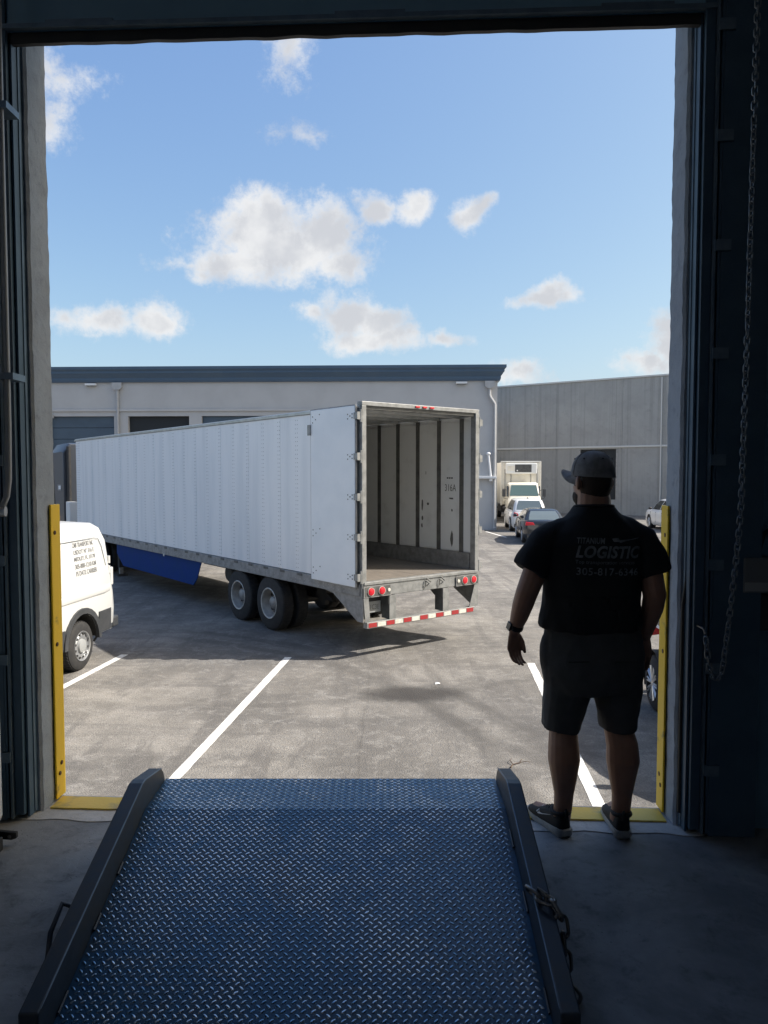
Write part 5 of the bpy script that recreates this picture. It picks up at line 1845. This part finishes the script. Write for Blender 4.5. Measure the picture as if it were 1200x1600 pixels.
MB().tube([Vector((-.008 + cos(2 * pi * k / 24) * .086, -.011 + sin(2 * pi * k / 24) * .083, 1.552 + .006 * sin(2 * pi * k / 24 + pi))) for k in range(24)], .007, 8, closed=True).build('collar', 'shirt', shirt, smooth=60)
sv = bvh_of(shirt)
prints = [('TITANIUM', .125, .027, -.035, 1.403, .2, .02), ('LOGISTIC', .30, .056, .045, 1.352, .28, .035), ('Top transportation services', .27, .022, .03, 1.304, .1, .0), ('305-817-6346', .285, .034, .042, 1.264, 0, .01)]
for (tx, w, h, x, z, shr, bold) in prints:
    me = text_mesh(tx, 1, shear=shr, bold=bold, spacing=1.05)
    fit_width(me, w, h)
    drape(me, sv, (x - .018, -.1, z), (1, 0, -.02), (0, 0, 1), (0, -1, 0), .0018)
    link('shirt_lettering', me, 'print', shirt)
# truck silhouette stroke of the print
bmk = bmesh.new()
outline = [(0, .012), (.03, .016), (.036, .006), (.13, .012), (.135, .018), (.04, -.006), (.03, -.002), (.008, -.002)]
f_ = bmk.faces.new([bmk.verts.new((x, y, 0)) for (x, y) in outline])
me = bpy.data.meshes.new('print')
bmk.to_mesh(me)
bmk.free()
drape(me, sv, (.04, -.1, 1.40), (1, 0, -.02), (0, 0, 1), (0, -1, 0), .0018)
link('shirt_emblem', me, 'print', shirt)

# shorts
s = MB()
rings = []
for (z, rx, ry, cy) in ((1.0, .218, .152, .01), (.93, .228, .16, .005), (.85, .234, .166, -.004), (.77, .233, .165, -.008), (.70, .222, .15, -.004)):
    rings.append([(-.003 + cos(2 * pi * k / 28) * rx, cy + sin(2 * pi * k / 28) * ry, z) for k in range(28)])
s.loft(rings)
s.tube([(-.105, 0, .80), (-.118, .0, .70), (-.132, .004, .60), (-.144, .006, .507)], [(.13, .118), (.122, .112), (.108, .098), (.1, .088)], 20, flat=(0, 1, 0))
s.tube([(.105, 0, .80), (.116, .0, .70), (.122, .004, .60), (.126, .006, .507)], [(.13, .118), (.122, .110), (.106, .096), (.098, .084)], 20, flat=(0, 1, 0))
s.ell((-.226, .0, .86), (.018, .06, .09), 12, 8)
shorts = fuse(s, 'shorts', .0075, 2, 'shorts', man)
wrinkle(shorts, .010, 9, .7, 11)
for (x, sg) in ((-.1, -1), (.1, 1)):
    MB().tube([(x - .055, -.165, .86), (x + .055, -.165, .862)], .0025, 5).build('back_pocket', 'black', shorts)
    MB().tube([(x * 1.42, -.085 - .0, .52), (x * 1.2, -.088, .518)], .002, 5).build('hem_seam', 'black', shorts)

# shoes
for (H, D, lab) in ((HL, DL, 'left'), (HR, DR, 'right')):
    Nn = Vector((D.y, -D.x, 0))             # towards his right

    def sect(t, hw, z0, z1, n=14, pw_=.8):
        c = H + D * t
        ring = []
        for k in range(n):
            a = 2 * pi * k / n
            u, v = cos(a), sin(a)
            if v >= 0:
                p = c + Nn * (math.copysign(abs(u) ** .9, u) * hw) + Vector((0, 0, z0 + (z1 - z0) * v ** pw_))
            else:
                p = c + Nn * (math.copysign(abs(u) ** .5, u) * hw) + Vector((0, 0, z0 + .006 * v))
            ring.append(p)
        return ring
    up = MB().loft([sect(t, hw, .032, z1) for (t, hw, z1) in ((.004, .02, .085), (.012, .031, .108), (.035, .038, .117), (.07, .041, .116), (.1, .042, .112), (.125, .043, .104), (.16, .046, .088), (.2, .050, .073), (.235, .050, .062), (.265, .042, .055), (.285, .026, .046), (.292, .01, .038))]).build('shoe', 'shoe_black', man, smooth=60)
    so = []
    for (t, hw, z0, z1) in ((-.008, .018, .012, .036), (.0, .033, .004, .04), (.03, .041, .0, .042), (.08, .042, .0, .038), (.14, .044, .0, .034), (.2, .052, .0, .034), (.25, .05, .003, .034), (.285, .034, .010, .036), (.300, .014, .016, .036)):
        c = H + D * t
        so.append([c + Nn * hw + Vector((0, 0, z1)), c - Nn * hw + Vector((0, 0, z1)), c - Nn * (hw + .003) + Vector((0, 0, (z0 + z1) / 2)), c - Nn * (hw - .004) + Vector((0, 0, z0)), c + Nn * (hw - .004) + Vector((0, 0, z0)), c + Nn * (hw + .003) + Vector((0, 0, (z0 + z1) / 2))])
    MB().loft(so).build('sole', 'sole', up, smooth=50)
    os_ = []
    for (t, hw) in ((.01, .03), (.05, .037), (.1, .036), (.14, .038), (.2, .046), (.24, .044)):
        c = H + D * t
        os_.append([c + Nn * hw + Vector((0, 0, .0022)), c - Nn * hw + Vector((0, 0, .0022)), c - Nn * hw + Vector((0, 0, .0002)), c + Nn * hw + Vector((0, 0, .0002))])
    MB().loft(os_).build('outsole', 'black', up)
    # ankle collar
    cc = H + D * .05 + Vector((0, 0, .112))
    MB().tube([cc + D * cos(2 * pi * k / 20) * .046 + Nn * sin(2 * pi * k / 20) * .040 + Vector((0, 0, .006 * cos(2 * pi * k / 20) ** 2 - .006)) for k in range(20)], .010, 8, closed=True).build('collar', 'shoe_black', up, smooth=60)
    MB().tube([H + D * .002 + Vector((0, 0, .09)), H - D * .002 + Vector((0, 0, .125)), H + D * .006 + Vector((0, 0, .132))], [.011, .010, .006], 8).build('heel_tab', 'shoe_black', up, smooth=60)
    lc = MB()
    for k in range(5):
        t = .115 + k * .02
        zt_ = .108 - k * .0098
        lc.tube([H + D * t - Nn * .024 + Vector((0, 0, zt_ - .008)), H + D * (t + .004) + Vector((0, 0, zt_ + .004)), H + D * t + Nn * .024 + Vector((0, 0, zt_ - .008))], .0028, 6)
    lc.build('lace', 'shoe_black', up, smooth=60)
    # curved tick mark on the outer side
    sv_ = bvh_of(up)
    tick = [(-.052, .026), (-.066, .012), (-.062, -.004), (-.045, -.010), (-.02, -.004), (.055, .024), (-.015, .002), (-.04, .0), (-.05, .009)]
    bmk = bmesh.new()
    f_ = bmk.faces.new([bmk.verts.new((x, y, 0)) for (x, y) in tick])
    me = bpy.data.meshes.new('tick')
    bmk.to_mesh(me)
    bmk.free()
    out = -Nn if lab == 'left' else Nn
    c = H + D * .125 + Vector((0, 0, .062))
    drape(me, sv_, c, -D, (0, 0, 1), out, .0018)
    link('shoe_emblem', me, 'white_print', up)

# wrist watch
wv_ = (Vector(ARM_L[-1]) - Vector(ARM_L[-2])).normalized()
wc = Vector(ARM_L[-1]) - wv_ * .018
ax1 = wv_.orthogonal().normalized()
ax2 = wv_.cross(ax1)
MB().tube([wc + ax1 * cos(2 * pi * k / 24) * .0345 + ax2 * sin(2 * pi * k / 24) * .0345 for k in range(24)], [(.0125, .0028)] * 24, 8, closed=True, flat=wv_).build('watch', 'watch', man, smooth=50)
wo_ = [o for o in man.children if o.name.startswith('watch')][0]
outd = Vector((-.9, -.3, 0))
outd = (outd - wv_ * outd.dot(wv_)).normalized()
fx = outd.cross(wv_).normalized()
c = wc + outd * .036
bx = []
for dz in (-.019, .019):
    for (u, n_) in ((-.017, -.004), (.017, -.004), (.017, .005), (-.017, .005)):
        bx.append(c + wv_ * dz + fx * u + outd * n_)
MB().add(bx, [(0, 1, 2, 3), (4, 7, 6, 5), (0, 4, 5, 1), (1, 5, 6, 2), (2, 6, 7, 3), (3, 7, 4, 0)]).build('watch_face', 'watch', wo_, bevel=.003)

# ================================================================== small litter on the yard
pz = MB().add([(0, 0, .004), (.07, .01, .012), (.08, .06, .006), (.01, .055, .02), (.04, .03, .028), (.0, 0, .002), (.07, .01, .01), (.08, .06, .004), (.01, .055, .018)],
              [(0, 1, 4), (1, 2, 4), (2, 3, 4), (3, 0, 4), (8, 7, 6, 5), (0, 5, 6, 1), (1, 6, 7, 2), (2, 7, 8, 3), (3, 8, 5, 0)]).build('paper_scrap', 'paper')
pz.location = (.72, 10.4, 0)
tag(pz, 'small white paper scrap lying on the sunlit asphalt', 'litter')
tw = thing('dry_twig', 'dark dry twig lying on the asphalt beside the ramp', 'twig', (1.28, 7.4, 0), rad(50))
MB().tube([(0, 0, .008), (.08, .02, .012), (.17, -.01, .01), (.26, .02, .012)], [.007, .006, .005, .003], 6).build('stem', 'twig', tw)
MB().tube([(.08, .02, .012), (.12, .08, .03), (.19, .1, .02)], [.005, .004, .002], 6).build('side_shoot', 'twig', tw)
MB().tube([(.17, -.01, .01), (.2, -.07, .03), (.24, -.09, .012)], [.004, .003, .002], 6).build('side_shoot', 'twig', tw)
